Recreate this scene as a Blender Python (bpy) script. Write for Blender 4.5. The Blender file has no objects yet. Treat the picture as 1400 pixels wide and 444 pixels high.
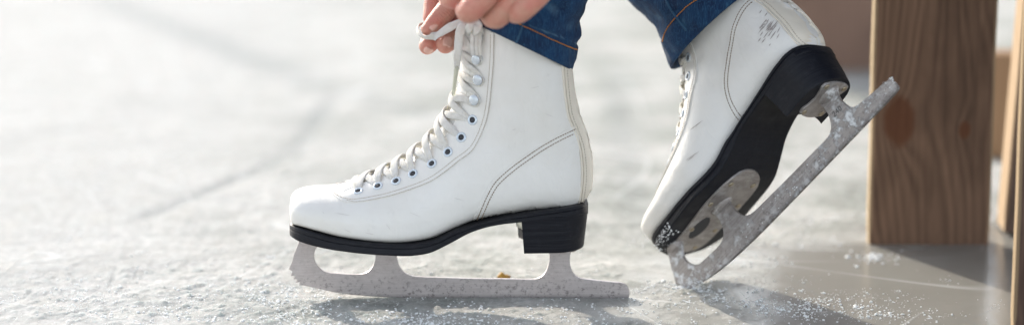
import bpy, math, random
import numpy as np
from math import sin, cos, tan, pi, radians, atan, atan2, sqrt
from mathutils import Vector, Matrix, noise as mn
from mathutils.bvhtree import BVHTree

random.seed(7); RNG = np.random.default_rng(11)
S = bpy.context.scene
COL = S.collection

# ------------------------------------------------------------------ camera
F = 3850.0; PITCH = radians(12); DIST = 2.5
_a = PITCH + atan((406-222)/F)
CAM = Vector((0, -DIST*cos(_a), DIST*sin(_a)))
cd = bpy.data.cameras.new('camera'); cam = bpy.data.objects.new('camera', cd); COL.objects.link(cam)
cam.location = CAM; cam.rotation_euler = (radians(90)-PITCH, 0, 0)
cd.sensor_width = 36; cd.lens = F/1400*36; cd.clip_end = 2000; cd.clip_start = .05
cd.dof.use_dof = True; cd.dof.focus_distance = 2.455; cd.dof.aperture_fstop = 1.9
S.camera = cam
# ------------------------------------------------------------------ light
SUN_AZ = atan2(-.50, .87); SUN_EL = radians(23)
w = bpy.data.worlds.new('World'); S.world = w; w.use_nodes = True
nt = w.node_tree; nt.nodes.clear()
sky = nt.nodes.new('ShaderNodeTexSky'); sky.sky_type = 'NISHITA'; sky.sun_disc = False
sky.sun_elevation = SUN_EL; sky.sun_rotation = SUN_AZ; sky.air_density = 1.0; sky.dust_density = 1.2; sky.ozone_density = 1.0
bg = nt.nodes.new('ShaderNodeBackground'); bg.inputs[1].default_value = .15
wo = nt.nodes.new('ShaderNodeOutputWorld')
hs = nt.nodes.new('ShaderNodeHueSaturation'); hs.inputs['Saturation'].default_value = .38
nt.links.new(sky.outputs[0], hs.inputs['Color']); nt.links.new(hs.outputs[0], bg.inputs[0]); nt.links.new(bg.outputs[0], wo.inputs[0])
sd = bpy.data.lights.new('sun', 'SUN'); sd.energy = 2.4; sd.angle = radians(.6); sd.color = (1, .915, .79)
sun = bpy.data.objects.new('sun', sd); COL.objects.link(sun)
sdir = Vector((sin(SUN_AZ)*cos(SUN_EL), cos(SUN_AZ)*cos(SUN_EL), sin(SUN_EL)))
sun.rotation_euler = (-sdir).to_track_quat('-Z', 'Y').to_euler(); sun.location = sdir*5
S.view_settings.view_transform = 'Standard'; S.view_settings.look = 'None'
S.view_settings.exposure = 1.2; S.view_settings.gamma = 1; S.view_settings.use_curve_mapping = False
S.render.engine = 'CYCLES'

# ------------------------------------------------------------------ measuring helpers
_f = Vector((0, cos(PITCH), -sin(PITCH))); _u = Vector((0, sin(PITCH), cos(PITCH))); _r = Vector((1, 0, 0))
def ray(px, py): return _f + _r*((px-700)/F) - _u*((py-222)/F)
def P(px, py, y=0.0):
    d = ray(px, py); return CAM + d*((y-CAM.y)/d.y)
def G(px, py, z=0.0):
    d = ray(px, py); return CAM + d*((z-CAM.z)/d.z)
OX = P(640, 406, 0).x
ORG = Vector((OX, 0, 0))
def L(px, py, y=0.0): return P(px, py, y) - ORG          # front skate's own coordinates (metres)

def crom(pts, n, closed=False):
    """Catmull-Rom through points (any dimension), n samples."""
    A = np.array([list(p) for p in pts], float); m = len(A)
    t = np.concatenate([[0], np.cumsum(np.maximum(np.linalg.norm(np.diff(A[:, :min(3, A.shape[1])], axis=0), axis=1), 1e-6))])
    out = []
    for s in np.linspace(0, t[-1], n):
        i = min(max(np.searchsorted(t, s)-1, 0), m-2); u = (s-t[i])/(t[i+1]-t[i])
        d = t[i+1]-t[i]
        m0 = (A[i+1]-A[i-1])/(t[i+1]-t[i-1])*d if i > 0 else A[i+1]-A[i]
        m1 = (A[i+2]-A[i])/(t[i+2]-t[i])*d if i < m-2 else A[i+1]-A[i]
        out.append((2*u**3-3*u**2+1)*A[i]+(u**3-2*u**2+u)*m0+(-2*u**3+3*u**2)*A[i+1]+(u**3-u**2)*m1)
    return np.array(out)

# ------------------------------------------------------------------ object helpers
def tag(o, label=None, cat=None, group=None, kind=None):
    if label: o['label'] = label
    if cat: o['category'] = cat
    if group: o['group'] = group
    if kind: o['kind'] = kind
    return o
def empty(name, loc=(0, 0, 0)):
    o = bpy.data.objects.new(name, None); COL.objects.link(o); o.location = loc; o.empty_display_size = .05; return o
def obj(name, V, Fc, mat, parent=None, smooth=True, sharp=None):
    me = bpy.data.meshes.new(name); me.from_pydata([tuple(v) for v in V], [], Fc); me.validate(); me.update()
    if smooth:
        me.polygons.foreach_set('use_smooth', [True]*len(me.polygons))
        if sharp: me.set_sharp_from_angle(angle=radians(sharp))
    me.materials.append(mat)
    o = bpy.data.objects.new(name, me); COL.objects.link(o)
    if parent: o.parent = parent
    return o
class MB:
    def __init__(s): s.V = []; s.F = []
    def add(s, V, Fc):
        b = len(s.V); s.V += [Vector(v) for v in V]; s.F += [tuple(b+i for i in f) for f in Fc]
    def build(s, name, mat, parent=None, smooth=True, sharp=None): return obj(name, s.V, s.F, mat, parent, smooth, sharp)
    def box(s, c, sx, sy, sz, R=None, bev=0):
        c = Vector(c); V = []
        for i in (-1, 1):
            for j in (-1, 1):
                for k in (-1, 1):
                    v = Vector((i*sx/2, j*sy/2, k*sz/2)); V.append(c+(R@v if R else v))
        s.add(V, [(0, 1, 3, 2), (4, 6, 7, 5), (0, 4, 5, 1), (2, 3, 7, 6), (0, 2, 6, 4), (1, 5, 7, 3)])
def loft(rings, cap0=True, cap1=True):
    n = len(rings[0]); V = []; Fc = []
    for r in rings: V += list(r)
    for i in range(len(rings)-1):
        for j in range(n):
            a = i*n+j; b = i*n+(j+1) % n
            Fc.append((a, b, b+n, a+n))
    if cap0: Fc.append(tuple(range(n-1, -1, -1)))
    if cap1: Fc.append(tuple((len(rings)-1)*n+i for i in range(n)))
    return V, Fc
def tube(pts, rad, seg=10, ends=True):
    """round tube through pts; rad number or list; rounded ends."""
    pts = [Vector(p) for p in pts]; m = len(pts)
    R = rad if hasattr(rad, '__len__') else [rad]*m
    rings = []; prev = None
    for i, p in enumerate(pts):
        d = (pts[min(i+1, m-1)]-pts[max(i-1, 0)]).normalized()
        if prev is None: prev = d.orthogonal().normalized()
        nrm = (prev-d*prev.dot(d)).normalized(); prev = nrm; bi = d.cross(nrm)
        if ends and i == 0:
            for k in (0.05, .35, .7, .92):
                rr = R[0]*k; off = -R[0]*sqrt(1-k*k)
                rings.append([p+d*off+(nrm*cos(2*pi*j/seg)+bi*sin(2*pi*j/seg))*rr for j in range(seg)])
        rings.append([p+(nrm*cos(2*pi*j/seg)+bi*sin(2*pi*j/seg))*R[i] for j in range(seg)])
        if ends and i == m-1:
            for k in (.92, .7, .35, .05):
                rr = R[-1]*k; off = R[-1]*sqrt(1-k*k)
                rings.append([p+d*off+(nrm*cos(2*pi*j/seg)+bi*sin(2*pi*j/seg))*rr for j in range(seg)])
    return loft(rings)
def ribbon(pts, norms, width, thick, n=60, seg=12):
    """flat woven lace through pts; norms = outward direction at each point."""
    k = len(pts)
    Wd = width if hasattr(width, '__len__') else [width]*k
    A = [list(p)+list(q)+[wd] for p, q, wd in zip(pts, norms, Wd)]
    C = crom(A, n); rings = []
    for i in range(n):
        p = Vector(C[i][:3]); d = (Vector(C[min(i+1, n-1)][:3])-Vector(C[max(i-1, 0)][:3])).normalized()
        q = Vector(C[i][3:6]); q = (q-d*q.dot(d)).normalized(); b = d.cross(q); wd = C[i][6]
        th = thick*(1+.12*mn.noise(p*900)); wd *= 1+.08*mn.noise(p*500+Vector((9, 1, 2)))
        ring = []
        for j in range(seg):
            a = 2*pi*j/seg; ca, sa = cos(a), sin(a)
            x = abs(ca)**.7*(1 if ca > 0 else -1)*wd/2; y = abs(sa)**.7*(1 if sa > 0 else -1)*th/2
            y += -.12*th*0 + (.18*th*cos(a*2) if False else 0)
            ring.append(p+b*x+q*y)
        rings.append(ring)
    return loft(rings)
def eval_mesh(V, Fc, mods):
    me = bpy.data.meshes.new('tmp'); me.from_pydata([tuple(v) for v in V], [], Fc); me.update()
    o = bpy.data.objects.new('tmp', me); COL.objects.link(o)
    for t, kw in mods:
        m = o.modifiers.new(t, t)
        for a, b in kw.items(): setattr(m, a, b)
    dg = bpy.context.evaluated_depsgraph_get(); dg.update()
    e = o.evaluated_get(dg).to_mesh()
    V2 = [v.co.copy() for v in e.vertices]; F2 = [tuple(p.vertices) for p in e.polygons]
    bpy.data.objects.remove(o); bpy.data.meshes.remove(me)
    return V2, F2

# ------------------------------------------------------------------ materials
class M:
    def __init__(s, name):
        s.m = bpy.data.materials.new(name); s.m.use_nodes = True; s.t = s.m.node_tree
        s.b = s.t.nodes['Principled BSDF']; s._c = None
    def n(s, t, **kw):
        x = s.t.nodes.new(t)
        for k, v in kw.items():
            if isinstance(k, str) and not k.startswith('i_'): setattr(x, k, v)
        return x
    def l(s, a, b): s.t.links.new(a, b)
    def coord(s):
        if not s._c: s._c = s.n('ShaderNodeTexCoord').outputs['Object']
        return s._c
    def mapv(s, scale=(1, 1, 1), loc=(0, 0, 0), rot=(0, 0, 0), src=None):
        m = s.n('ShaderNodeMapping'); s.l(src or s.coord(), m.inputs[0])
        m.inputs['Scale'].default_value = scale; m.inputs['Location'].default_value = loc; m.inputs['Rotation'].default_value = rot
        return m.outputs[0]
    def noise(s, scale, detail=4, rough=.6, vec=None, dist=0):
        x = s.n('ShaderNodeTexNoise'); x.inputs['Scale'].default_value = scale; x.inputs['Detail'].default_value = detail
        x.inputs['Roughness'].default_value = rough; x.inputs['Distortion'].default_value = dist
        s.l(vec or s.coord(), x.inputs['Vector']); return x.outputs['Fac']
    def ramp(s, fac, stops, interp='LINEAR'):
        x = s.n('ShaderNodeValToRGB'); x.color_ramp.interpolation = interp; e = x.color_ramp.elements
        while len(e) < len(stops): e.new(.5)
        for el, (p, c) in zip(e, stops):
            el.position = p; el.color = (c, c, c, 1) if isinstance(c, (int, float)) else (*c, 1)
        s.l(fac, x.inputs[0]); return x.outputs[0]
    def math(s, op, a, b=None, c=None):
        x = s.n('ShaderNodeMath', operation=op)
        for i, v in enumerate((a, b, c)):
            if v is None: continue
            if isinstance(v, (int, float)): x.inputs[i].default_value = v
            else: s.l(v, x.inputs[i])
        return x.outputs[0]
    def mix(s, fac, a, b, mode='MIX'):
        x = s.n('ShaderNodeMix', data_type='RGBA', blend_type=mode)
        for i, v in ((0, fac), (6, a), (7, b)):
            if isinstance(v, (int, float)) and i == 0: x.inputs[0].default_value = v
            elif isinstance(v, tuple): x.inputs[i].default_value = (*v, 1)
            elif isinstance(v, (int, float)): x.inputs[i].default_value = (v, v, v, 1)
            else: s.l(v, x.inputs[i])
        return x.outputs[2]
    def set(s, **kw):
        for k, v in kw.items():
            i = s.b.inputs[k.replace('_', ' ')]
            if isinstance(v, tuple): i.default_value = (*v, 1) if len(v) == 3 and i.type == 'RGBA' else v
            elif isinstance(v, (int, float)): i.default_value = v
            else: s.l(v, i)
        return s
    def bump(s, h, dist=.001, strength=1, prev=None):
        x = s.n('ShaderNodeBump'); x.inputs['Distance'].default_value = dist; x.inputs['Strength'].default_value = strength
        s.l(h, x.inputs['Height'])
        if prev: s.l(prev, x.inputs['Normal'])
        s.l(x.outputs[0], s.b.inputs['Normal']); return x.outputs[0]

def mat_leather(name, tint=(.80, .79, .765)):
    m = M(name)
    big = m.noise(14, 4, .6); yel = m.ramp(big, [(.42, 0.0), (.75, 1.0)])
    c = m.mix(m.math('MULTIPLY', yel, .42), tint, (.66, .62, .54))
    sm = m.ramp(m.noise(60, 5, .7), [(.62, 0.0), (.8, 1.0)])
    c = m.mix(m.math('MULTIPLY', sm, .32), c, (.50, .49, .47))
    # fine scratches and scuffs
    sc = m.ramp(m.noise(1.0, 3, .6, vec=m.mapv((40, 40, 420), rot=(.2, .35, .3))), [(.70, 0.0), (.74, 1.0)])
    c = m.mix(m.math('MULTIPLY', sc, .14), c, (.50, .48, .46))
    r = m.ramp(m.noise(35, 4, .6), [(.3, .30), (.7, .48)])
    m.set(Base_Color=c, Roughness=r, Specular_IOR_Level=.45, Coat_Weight=.12, Coat_Roughness=.3)
    cr = m.noise(1, 4, .6, vec=m.mapv((34, 14, 11), rot=(0, .9, 0)), dist=.8)
    sz = m.n('ShaderNodeSeparateXYZ'); m.l(m.coord(), sz.inputs[0])
    zone = m.ramp(sz.outputs[2], [(.06, .15), (.13, 1.0)])
    cre = m.math('MULTIPLY', m.ramp(m.math('ABSOLUTE', m.math('SUBTRACT', cr, .5)), [(0, 0.0), (.045, 1.0)]), zone)
    b = m.bump(m.noise(30, 3, .5), .0030, .6); b = m.bump(cre, .0006, .28, b)
    b = m.bump(m.noise(260, 3, .6), .00022, .7, b)
    m.bump(m.noise(1100, 2, .5), .00008, .8, b)
    return m.m
leather = mat_leather('white_leather')
leather_cream = mat_leather('cream_leather', (.80, .74, .64))
def simple(name, col, rough=.5, metal=0, bump=None, **kw):
    m = M(name); m.set(Base_Color=col, Roughness=rough, Metallic=metal, **kw)
    if bump: m.bump(m.noise(bump[0], 4, .6), bump[1], bump[2])
    return m.m
def mat_black():
    m = M('black_sole')
    n1 = m.noise(120, 4, .7)
    c = m.mix(m.ramp(n1, [(.55, 0.0), (.85, .5)]), (.006, .007, .012), (.035, .037, .045))
    lines = m.ramp(m.noise(1, 2, .5, vec=m.mapv((12, 12, 520))), [(.35, 0.0), (.65, 1.0)])
    m.set(Base_Color=c, Roughness=m.ramp(m.noise(50, 4, .7), [(.3, .42), (.75, .62)]), Specular_IOR_Level=.28)
    b = m.bump(lines, .00022, .6); m.bump(m.noise(500, 3, .6), .00015, .6, b)
    return m.m
black = mat_black()
def mat_steel(name, snow, amt=1.0):
    m = M(name)
    n1 = m.noise(70, 5, .7); n2 = m.noise(330, 5, .75)
    c = m.mix(m.ramp(n1, [(.3, 0.0), (.7, 1.0)]), (.25, .23, .22) if snow else (.42, .38, .38), (.34, .31, .295) if snow else (.53, .485, .48))
    pit = m.ramp(n2, [(.535, 0.0), (.61, 1.0)])
    szs = m.n('ShaderNodeSeparateXYZ'); m.l(m.coord(), szs.inputs[0])
    lowz = m.ramp(szs.outputs[2], [(.004, 1.0), (.024, .25)]); pit = m.math('MULTIPLY', pit, lowz)
    strk = m.noise(1, 4, .7, vec=m.mapv((40, 40, 900)))
    c = m.mix(m.ramp(strk, [(.4, 0.0), (.65, .5)]), c, (.62, .58, .575))
    edge_ = m.ramp(szs.outputs[2], [(.0022, 1.0), (.0030, 0.0)]); c = m.mix(m.math('MULTIPLY', edge_, .7), c, (.16, .15, .15))
    c = m.mix(m.math('MULTIPLY', pit, .75), c, (.16, .14, .14))
    metal = .55
    # frost and snow clinging
    pat = m.ramp(m.noise(95 if snow else 160, 6, .75), [(.50, 0.0), (.60, 1.0)] if snow else [(.62, 0.0), (.78, 1.0)])
    pat = m.math('MULTIPLY', pat, (.85 if snow else .35)*amt)
    if snow:
        pat = m.math('MULTIPLY', pat, m.ramp(m.noise(18, 2, .5), [(.40, .1), (.58, 1.0)]))
    c = m.mix(pat, c, (.80, .82, .84))
    mt = m.math('MULTIPLY_ADD', pat, -.6, .6)
    rg = m.math('MULTIPLY_ADD', n1, .35, .28)
    m.set(Base_Color=c, Metallic=mt, Roughness=rg)
    b = m.bump(n2, .00025, .8); m.bump(pat, .0006, .8, b)
    return m.m
steel = mat_steel('blade_steel', False); steel_snow = mat_steel('frosty_blade_steel', True)
plate_m = mat_steel('plate_steel', True, .35)
rivet_m = simple('rivet_brass', (.42, .36, .27), .35, .8, (600, .0002, .5))
enamel = simple('eyelet_enamel', (.62, .69, .76), .2, .3, None, Coat_Weight=.5)
dark_hole = simple('dark_hole', (.05, .05, .055), .8)
hook_m = simple('hook_enamel', (.60, .65, .70), .22, .35, (300, .0002, .3), Coat_Weight=.5)
thread_w = simple('pale_thread', (.50, .45, .38), .8); thread_b = simple('brown_thread', (.23, .17, .115), .8)
scuff_m = simple('scuff_mark', (.40, .36, .345), .8)
groove_m = simple('seam_shadow_leather', (.38, .36, .34), .8)
def mat_lace():
    m = M('cotton_lace')
    wv = m.n('ShaderNodeTexVoronoi'); wv.inputs['Scale'].default_value = 1500; m.l(m.coord(), wv.inputs['Vector'])
    c = m.mix(m.ramp(m.noise(140, 4, .7), [(.35, 0.0), (.75, 1.0)]), (.89, .87, .83), (.74, .71, .64))
    m.set(Base_Color=c, Roughness=.95, Sheen_Weight=.3, Subsurface_Weight=.15, Subsurface_Radius=(.002, .002, .0015), Subsurface_Scale=1.0)
    b = m.bump(wv.outputs['Distance'], .0009, .9); m.bump(m.noise(900, 3, .7), .0005, .8, b)
    return m.m
lace_m = mat_lace()
def mat_denim():
    m = M('denim')
    tw = m.noise(1, 2, .6, vec=m.mapv((1500, 1500, 90), rot=(.3, .7, .2)))
    fade = m.noise(28, 5, .65); st = m.noise(1, 3, .6, vec=m.mapv((160, 160, 22)))
    c = m.mix(m.ramp(fade, [(.35, 0.0), (.72, 1.0)]), (.0004, .009, .040), (.001, .034, .105))
    c = m.mix(m.math('MULTIPLY', m.ramp(st, [(.45, 0.0), (.75, 1.0)]), .35), c, (.012, .085, .19))
    c = m.mix(m.math('MULTIPLY', m.ramp(tw, [(.5, 0.0), (.68, 1.0)]), .45), c, (.04, .14, .26))
    geo = m.n('ShaderNodeNewGeometry')
    c = m.mix(m.math('MULTIPLY', m.ramp(geo.outputs['Pointiness'], [(.505, 0.0), (.54, 1.0)]), .5), c, (.14, .26, .36))
    m.set(Base_Color=c, Roughness=.95)
    b = m.bump(tw, .0005, .8); b = m.bump(fade, .003, .5, b); m.bump(m.noise(120, 3, .6), .0008, .6, b)
    return m.m
denim = mat_denim()
orange_thread = simple('orange_thread', (.45, .17, .035), .8)
def mat_skin():
    m = M('skin')
    n1 = m.noise(45, 4, .6)
    c = m.mix(m.ramp(n1, [(.35, 0.0), (.7, 1.0)]), (.60, .32, .235), (.60, .21, .165))
    c = m.mix(m.math('MULTIPLY', m.ramp(m.noise(170, 4, .7), [(.5, 0.0), (.75, 1.0)]), .35), c, (.42, .14, .10))
    wr = m.noise(1, 4, .65, vec=m.mapv((380, 380, 380)), dist=.6)
    m.set(Base_Color=c, Roughness=.48, Subsurface_Weight=.25, Subsurface_Radius=(.004, .0016, .001), Subsurface_Scale=1.0)
    b = m.bump(wr, .0011, .8); m.bump(m.noise(1300, 3, .6), .0003, .8, b)
    geo = m.n('ShaderNodeNewGeometry')
    return m.m
skin = mat_skin()
nail_m = simple('fingernail', (.72, .42, .34), .22, 0, None, Coat_Weight=.4)
jacket_m = simple('jacket_fabric', (.10, .11, .13), .9, 0, (300, .001, .6)); hair_m = simple('hair', (.06, .035, .02), .6, 0, (200, .002, .8))

def mat_wood(name, base, dark, seed, knots=(), edge=None):
    """flat-sawn weathered board: growth rings warped round the knots; object space, board face in x-z."""
    m = M(name)
    sep = m.n('ShaderNodeSeparateXYZ'); m.l(m.coord(), sep.inputs[0]); X, Y, Z = sep.outputs
    warp = m.noise(1, 3, .5, vec=m.mapv((6, 6, 2.0), loc=(seed, 0, 0)))
    fld = m.math('MULTIPLY_ADD', warp, .085, X)
    kmask = None
    for (kx, kz, kr) in knots:
        dx = m.math('SUBTRACT', X, kx); dz = m.math('MULTIPLY', m.math('SUBTRACT', Z, kz), .62)
        r = m.math('SQRT', m.math('ADD', m.math('MULTIPLY', dx, dx), m.math('MULTIPLY', dz, dz)))
        push = m.math('DIVIDE', kr*kr*3.2, m.math('ADD', r, kr*.9))
        fld = m.math('ADD', fld, push)
        k = m.ramp(m.math('DIVIDE', m.math('ADD', r, m.math('MULTIPLY', m.math('SUBTRACT', m.noise(60, 3, .6), .5), kr*.5)), kr*1.6), [(.46, 1.0), (.66, 0.0)])
        kmask = k if kmask is None else m.math('MAXIMUM', kmask, k)
    fld = m.math('MULTIPLY_ADD', m.noise(1, 2, .5, vec=m.mapv((30, 30, 5))), .012, fld)
    rings = m.math('SINE', m.math('MULTIPLY', fld, 700))
    rings2 = m.math('SINE', m.math('MULTIPLY', fld, 1030))
    fine = m.noise(1, 5, .7, vec=m.mapv((420, 420, 9), loc=(seed, seed, 0)))
    g = m.math('MULTIPLY_ADD', rings, .12, m.math('MULTIPLY_ADD', rings2, .05, m.math('MULTIPLY_ADD', fine, .75, .14)))
    c = m.mix(m.ramp(g, [(.12, 0.0), (.9, 1.0)]), dark, base)
    blot = m.noise(1, 4, .6, vec=m.mapv((14, 14, 6), loc=(seed*2, 0, 3)))
    c = m.mix(m.math('MULTIPLY', m.ramp(blot, [(.5, 0.0), (.72, 1.0)]), .55), c, tuple(v*.5 for v in dark))
    if kmask is not None:
        c = m.mix(m.math('MULTIPLY', kmask, .92), c, m.mix(fine, (.07, .026, .014), (.20, .085, .042)))
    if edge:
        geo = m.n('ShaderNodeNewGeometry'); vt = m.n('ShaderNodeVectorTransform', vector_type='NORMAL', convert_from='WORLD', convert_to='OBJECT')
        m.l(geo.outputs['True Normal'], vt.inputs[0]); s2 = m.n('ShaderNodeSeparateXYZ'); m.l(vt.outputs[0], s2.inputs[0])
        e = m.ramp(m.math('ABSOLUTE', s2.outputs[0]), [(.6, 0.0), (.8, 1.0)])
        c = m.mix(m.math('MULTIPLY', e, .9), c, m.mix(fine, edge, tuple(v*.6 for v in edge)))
    m.set(Base_Color=c, Roughness=.82, Specular_IOR_Level=.25)
    b = m.bump(fine, .0006, .6); m.bump(rings, .0002, .3, b)
    return m.m

# ------------------------------------------------------------------ noise for terrain
def vnoise(x, y, seed):
    xi = np.floor(x).astype(np.int64); yi = np.floor(y).astype(np.int64); xf = x-xi; yf = y-yi
    def h(a, b):
        n = (a*374761393+b*668265263+seed*982451653) & 0xffffffff
        n = ((n ^ (n >> 13))*1274126177) & 0xffffffff
        return ((n ^ (n >> 16)) & 0xffff)/65535.
    u = xf*xf*(3-2*xf); v = yf*yf*(3-2*yf)
    return (h(xi, yi)*(1-u)+h(xi+1, yi)*u)*(1-v)+(h(xi, yi+1)*(1-u)+h(xi+1, yi+1)*u)*v
def fbm(x, y, sc, o, seed, g=.5):
    s = 0; a = 1; t = 0
    for i in range(o): s = s+a*vnoise(x*sc*2**i+31*i, y*sc*2**i+17*i, seed+i); t += a; a *= g
    return s/t
def sstep(a, b, x):
    t = np.clip((x-a)/(b-a), 0, 1); return t*t*(3-2*t)
def frost_mask(x, y):
    n = fbm(x, y, 4, 4, 5)-.5; n2 = fbm(x*.8, y*1.2, 16, 3, 9)-.5
    base = .56-1.45*(x-.05)+1.15*sstep(.10, .50, y)*sstep(.0, .3, x)+.30*np.exp(-((y+.03)/.10)**2)*sstep(.34, .10, x)+.55*np.clip(y, -1, 3)+1.3*n+.55*n2
    # bare wet patch round the bench legs
    bare = np.exp(-(((x-.50)/.20)**2+((y+.06)/.26)**2)*1.2)
    return sstep(.12, .95, base-1.1*bare+.5*(fbm(x, y, 22, 4, 71)-.5))

# ------------------------------------------------------------------ ICE
def ice_material():
    m = M('ice')
    at = m.n('ShaderNodeAttribute', attribute_name='frost'); fr = at.outputs['Fac']
    ag = m.n('ShaderNodeAttribute', attribute_name='groove'); gr = ag.outputs['Fac']
    sp = m.ramp(m.noise(300, 5, .75), [(.40, 0.0), (.62, 1.0)])
    patch = m.ramp(m.noise(38, 5, .65, vec=m.mapv((1, .8, 1))), [(.38, 0.0), (.62, 1.0)])
    f2 = m.math('MINIMUM', m.math('MAXIMUM', m.math('MULTIPLY', fr, m.math('MULTIPLY_ADD', patch, .5, m.math('MULTIPLY_ADD', sp, .35, .55))), 0), 1)
    bare = m.mix(m.noise(9, 4, .6), (.25, .245, .222), (.34, .335, .31))
    big = m.ramp(m.noise(8, 5, .62, vec=m.mapv((.8, 1.1, 1))), [(.42, 0.0), (.57, 1.0)])
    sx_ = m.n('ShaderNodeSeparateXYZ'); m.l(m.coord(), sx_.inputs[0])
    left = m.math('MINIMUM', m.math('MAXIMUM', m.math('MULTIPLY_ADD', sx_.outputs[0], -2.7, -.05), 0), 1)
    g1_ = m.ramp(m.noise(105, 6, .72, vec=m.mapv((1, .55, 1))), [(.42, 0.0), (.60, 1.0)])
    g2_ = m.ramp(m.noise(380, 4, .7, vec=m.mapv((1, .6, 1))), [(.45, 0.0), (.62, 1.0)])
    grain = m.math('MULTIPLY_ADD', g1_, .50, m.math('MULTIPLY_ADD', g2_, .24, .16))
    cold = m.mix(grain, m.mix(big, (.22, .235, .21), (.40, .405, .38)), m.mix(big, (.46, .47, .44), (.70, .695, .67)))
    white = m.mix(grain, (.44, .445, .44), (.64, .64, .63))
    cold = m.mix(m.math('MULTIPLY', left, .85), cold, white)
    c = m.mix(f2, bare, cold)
    c = m.mix(m.math('MULTIPLY', gr, .55), c, (.27, .29, .295))
    # thin hair scratches left by blades
    tot = None
    for (rz, sc, sd, th) in ((.5, 3.2, 1, .0035), (-.9, 2.6, 5, .003), (1.35, 3.0, 9, .003), (-.25, 2.2, 14, .0028)):
        v = m.mapv((sc, sc, sc), loc=(sd, sd*.7, 0), rot=(0, 0, rz))
        vo = m.n('ShaderNodeTexNoise'); vo.inputs['Scale'].default_value = 1.0; vo.inputs['Detail'].default_value = 0
        m.l(m.mapv((1.6, .22, 1), src=v), vo.inputs['Vector'])
        q = m.math('ABSOLUTE', m.math('SUBTRACT', m.math('FRACT', m.math('MULTIPLY', vo.outputs['Fac'], 9)), .5))
        line = m.ramp(q, [(0, 1.0), (th*9, 0.0)])
        brk = m.ramp(m.noise(3.0, 3, .6, vec=m.mapv((1, 1, 1), loc=(sd*3, 0, 0))), [(.52, 0.0), (.60, 1.0)])
        line = m.math('MULTIPLY', line, brk)
        tot = line if tot is None else m.math('MAXIMUM', tot, line)
    c = m.mix(m.math('MULTIPLY', tot, .55), c, (.78, .80, .80))
    rough = m.math('MULTIPLY_ADD', f2, .55, .20)
    spec = m.math('MAXIMUM', m.math('MULTIPLY_ADD', f2, -.62, .5), .03)
    m.set(Base_Color=c, Roughness=rough, Specular_IOR_Level=spec, IOR=1.33, Subsurface_Weight=.55, Subsurface_Radius=(.010, .013, .013), Subsurface_Scale=1.0)
    h1 = m.math('MULTIPLY', m.noise(170, 5, .7), m.math('MULTIPLY_ADD', fr, .92, .06))
    calm = m.ramp(m.noise(9, 3, .6), [(.4, .35), (.65, 1.0)]); h1 = m.math('MULTIPLY', h1, calm)
    h2 = m.math('MULTIPLY', m.noise(620, 4, .7), m.math('MULTIPLY_ADD', fr, .96, .03))
    b = m.bump(h1, .0034, .85); b = m.bump(h2, .0016, .85, b)
    b = m.bump(tot, .0006, .6, b)
    m.bump(m.noise(22, 3, .5), .0012, .6, b)
    return m.m
def dist_seg(x, y, a, b):
    ax, ay = a; bx, by = b; dx, dy = bx-ax, by-ay; L2 = dx*dx+dy*dy
    t = np.clip(((x-ax)*dx+(y-ay)*dy)/L2, 0, 1)
    return np.hypot(x-ax-t*dx, y-ay-t*dy), t
def axis_(lo, hi, st, far):
    a = list(np.arange(lo, hi, st)); s = st; v = a[-1]
    while v < far: s *= 1.18; v += s; a.append(v)
    s = st; v = lo; pre = []
    while v > -far: s *= 1.18; v -= s; pre.append(v)
    return np.array(pre[::-1]+a)
xs = axis_(-.56, .60, .0024, 160)
ys_ = []; v = -.30; 
while v < 2.4: ys_.append(v); v += .0032*(1 + max(0, v-.15)*1.6)
ys = np.array(ys_); st = ys[-1]-ys[-2]; ext = []
v = ys[-1]
while v < 220: st *= 1.18; v += st; ext.append(v)
pre = []; st = .0032; v = ys[0]
while v > -60: st *= 1.2; v -= st; pre.append(v)
ys = np.concatenate([pre[::-1], ys, ext])
XX, YY = np.meshgrid(xs, ys)
FR = frost_mask(XX, YY)
rough_n = fbm(XX, YY, 95, 4, 21, .6)-.5; mid_n = fbm(XX, YY, 28, 4, 33, .6)-.5; lump = np.maximum(fbm(XX, YY, 150, 3, 44, .6)-.62, 0)
ZZ = FR*(rough_n*.0014+mid_n*.0020+lump*.006)*(1+1.3*np.exp(-((YY+.02)/.13)**2))*(1-.45*sstep(-.1,-.5,XX))+(fbm(XX, YY, 7, 3, 55)-.5)*.0012
GV = np.zeros_like(XX)
grooves = []
def px_groove(p, q, wd, dep): grooves.append((tuple(G(*p)[:2]), tuple(G(*q)[:2]), wd, dep))
px_groove((120, -8), (480, 132), .034, 1.0); px_groove((470, 128), (640, 170), .022, .7)
px_groove((462, 130), (395, 215), .014, .9); px_groove((395, 215), (180, 305), .009, .9); px_groove((840, 90), (880, 330), .02, .6); px_groove((-40, 200), (260, 150), .008, .5); px_groove((150, 250), (520, 310), .006, .5)
px_groove((330, -20), (640, 10), .02, .5)
px_groove((64, 378), (92, 414), .0012, .9); px_groove((136, 398), (150, 432), .0012, .9); px_groove((190, 404), (206, 432), .0011, .9)
px_groove((20, 412), (60, 396), .0010, .8); px_groove((985, 372), (1035, 430), .0012, .9); px_groove((1080, 380), (1130, 412), .0012, .8)
px_groove((300, 440), (372, 404), .0012, .8); px_groove((1300, 444), (1388, 410), .0010, .6); px_groove((900, 300), (840, 350), .002, .5)
for i in range(60):
    a = (random.uniform(-.5, .6), random.uniform(-.18, 1.2)); an = random.gauss(.3, .9); ln = random.uniform(.05, .3)
    grooves.append((a, (a[0]+cos(an)*ln, a[1]+sin(an)*ln), random.uniform(.0009, .002), random.uniform(.3, .8)))
sub = (np.abs(XX) < 2.2) & (YY > -.5) & (YY < 4)
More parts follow.
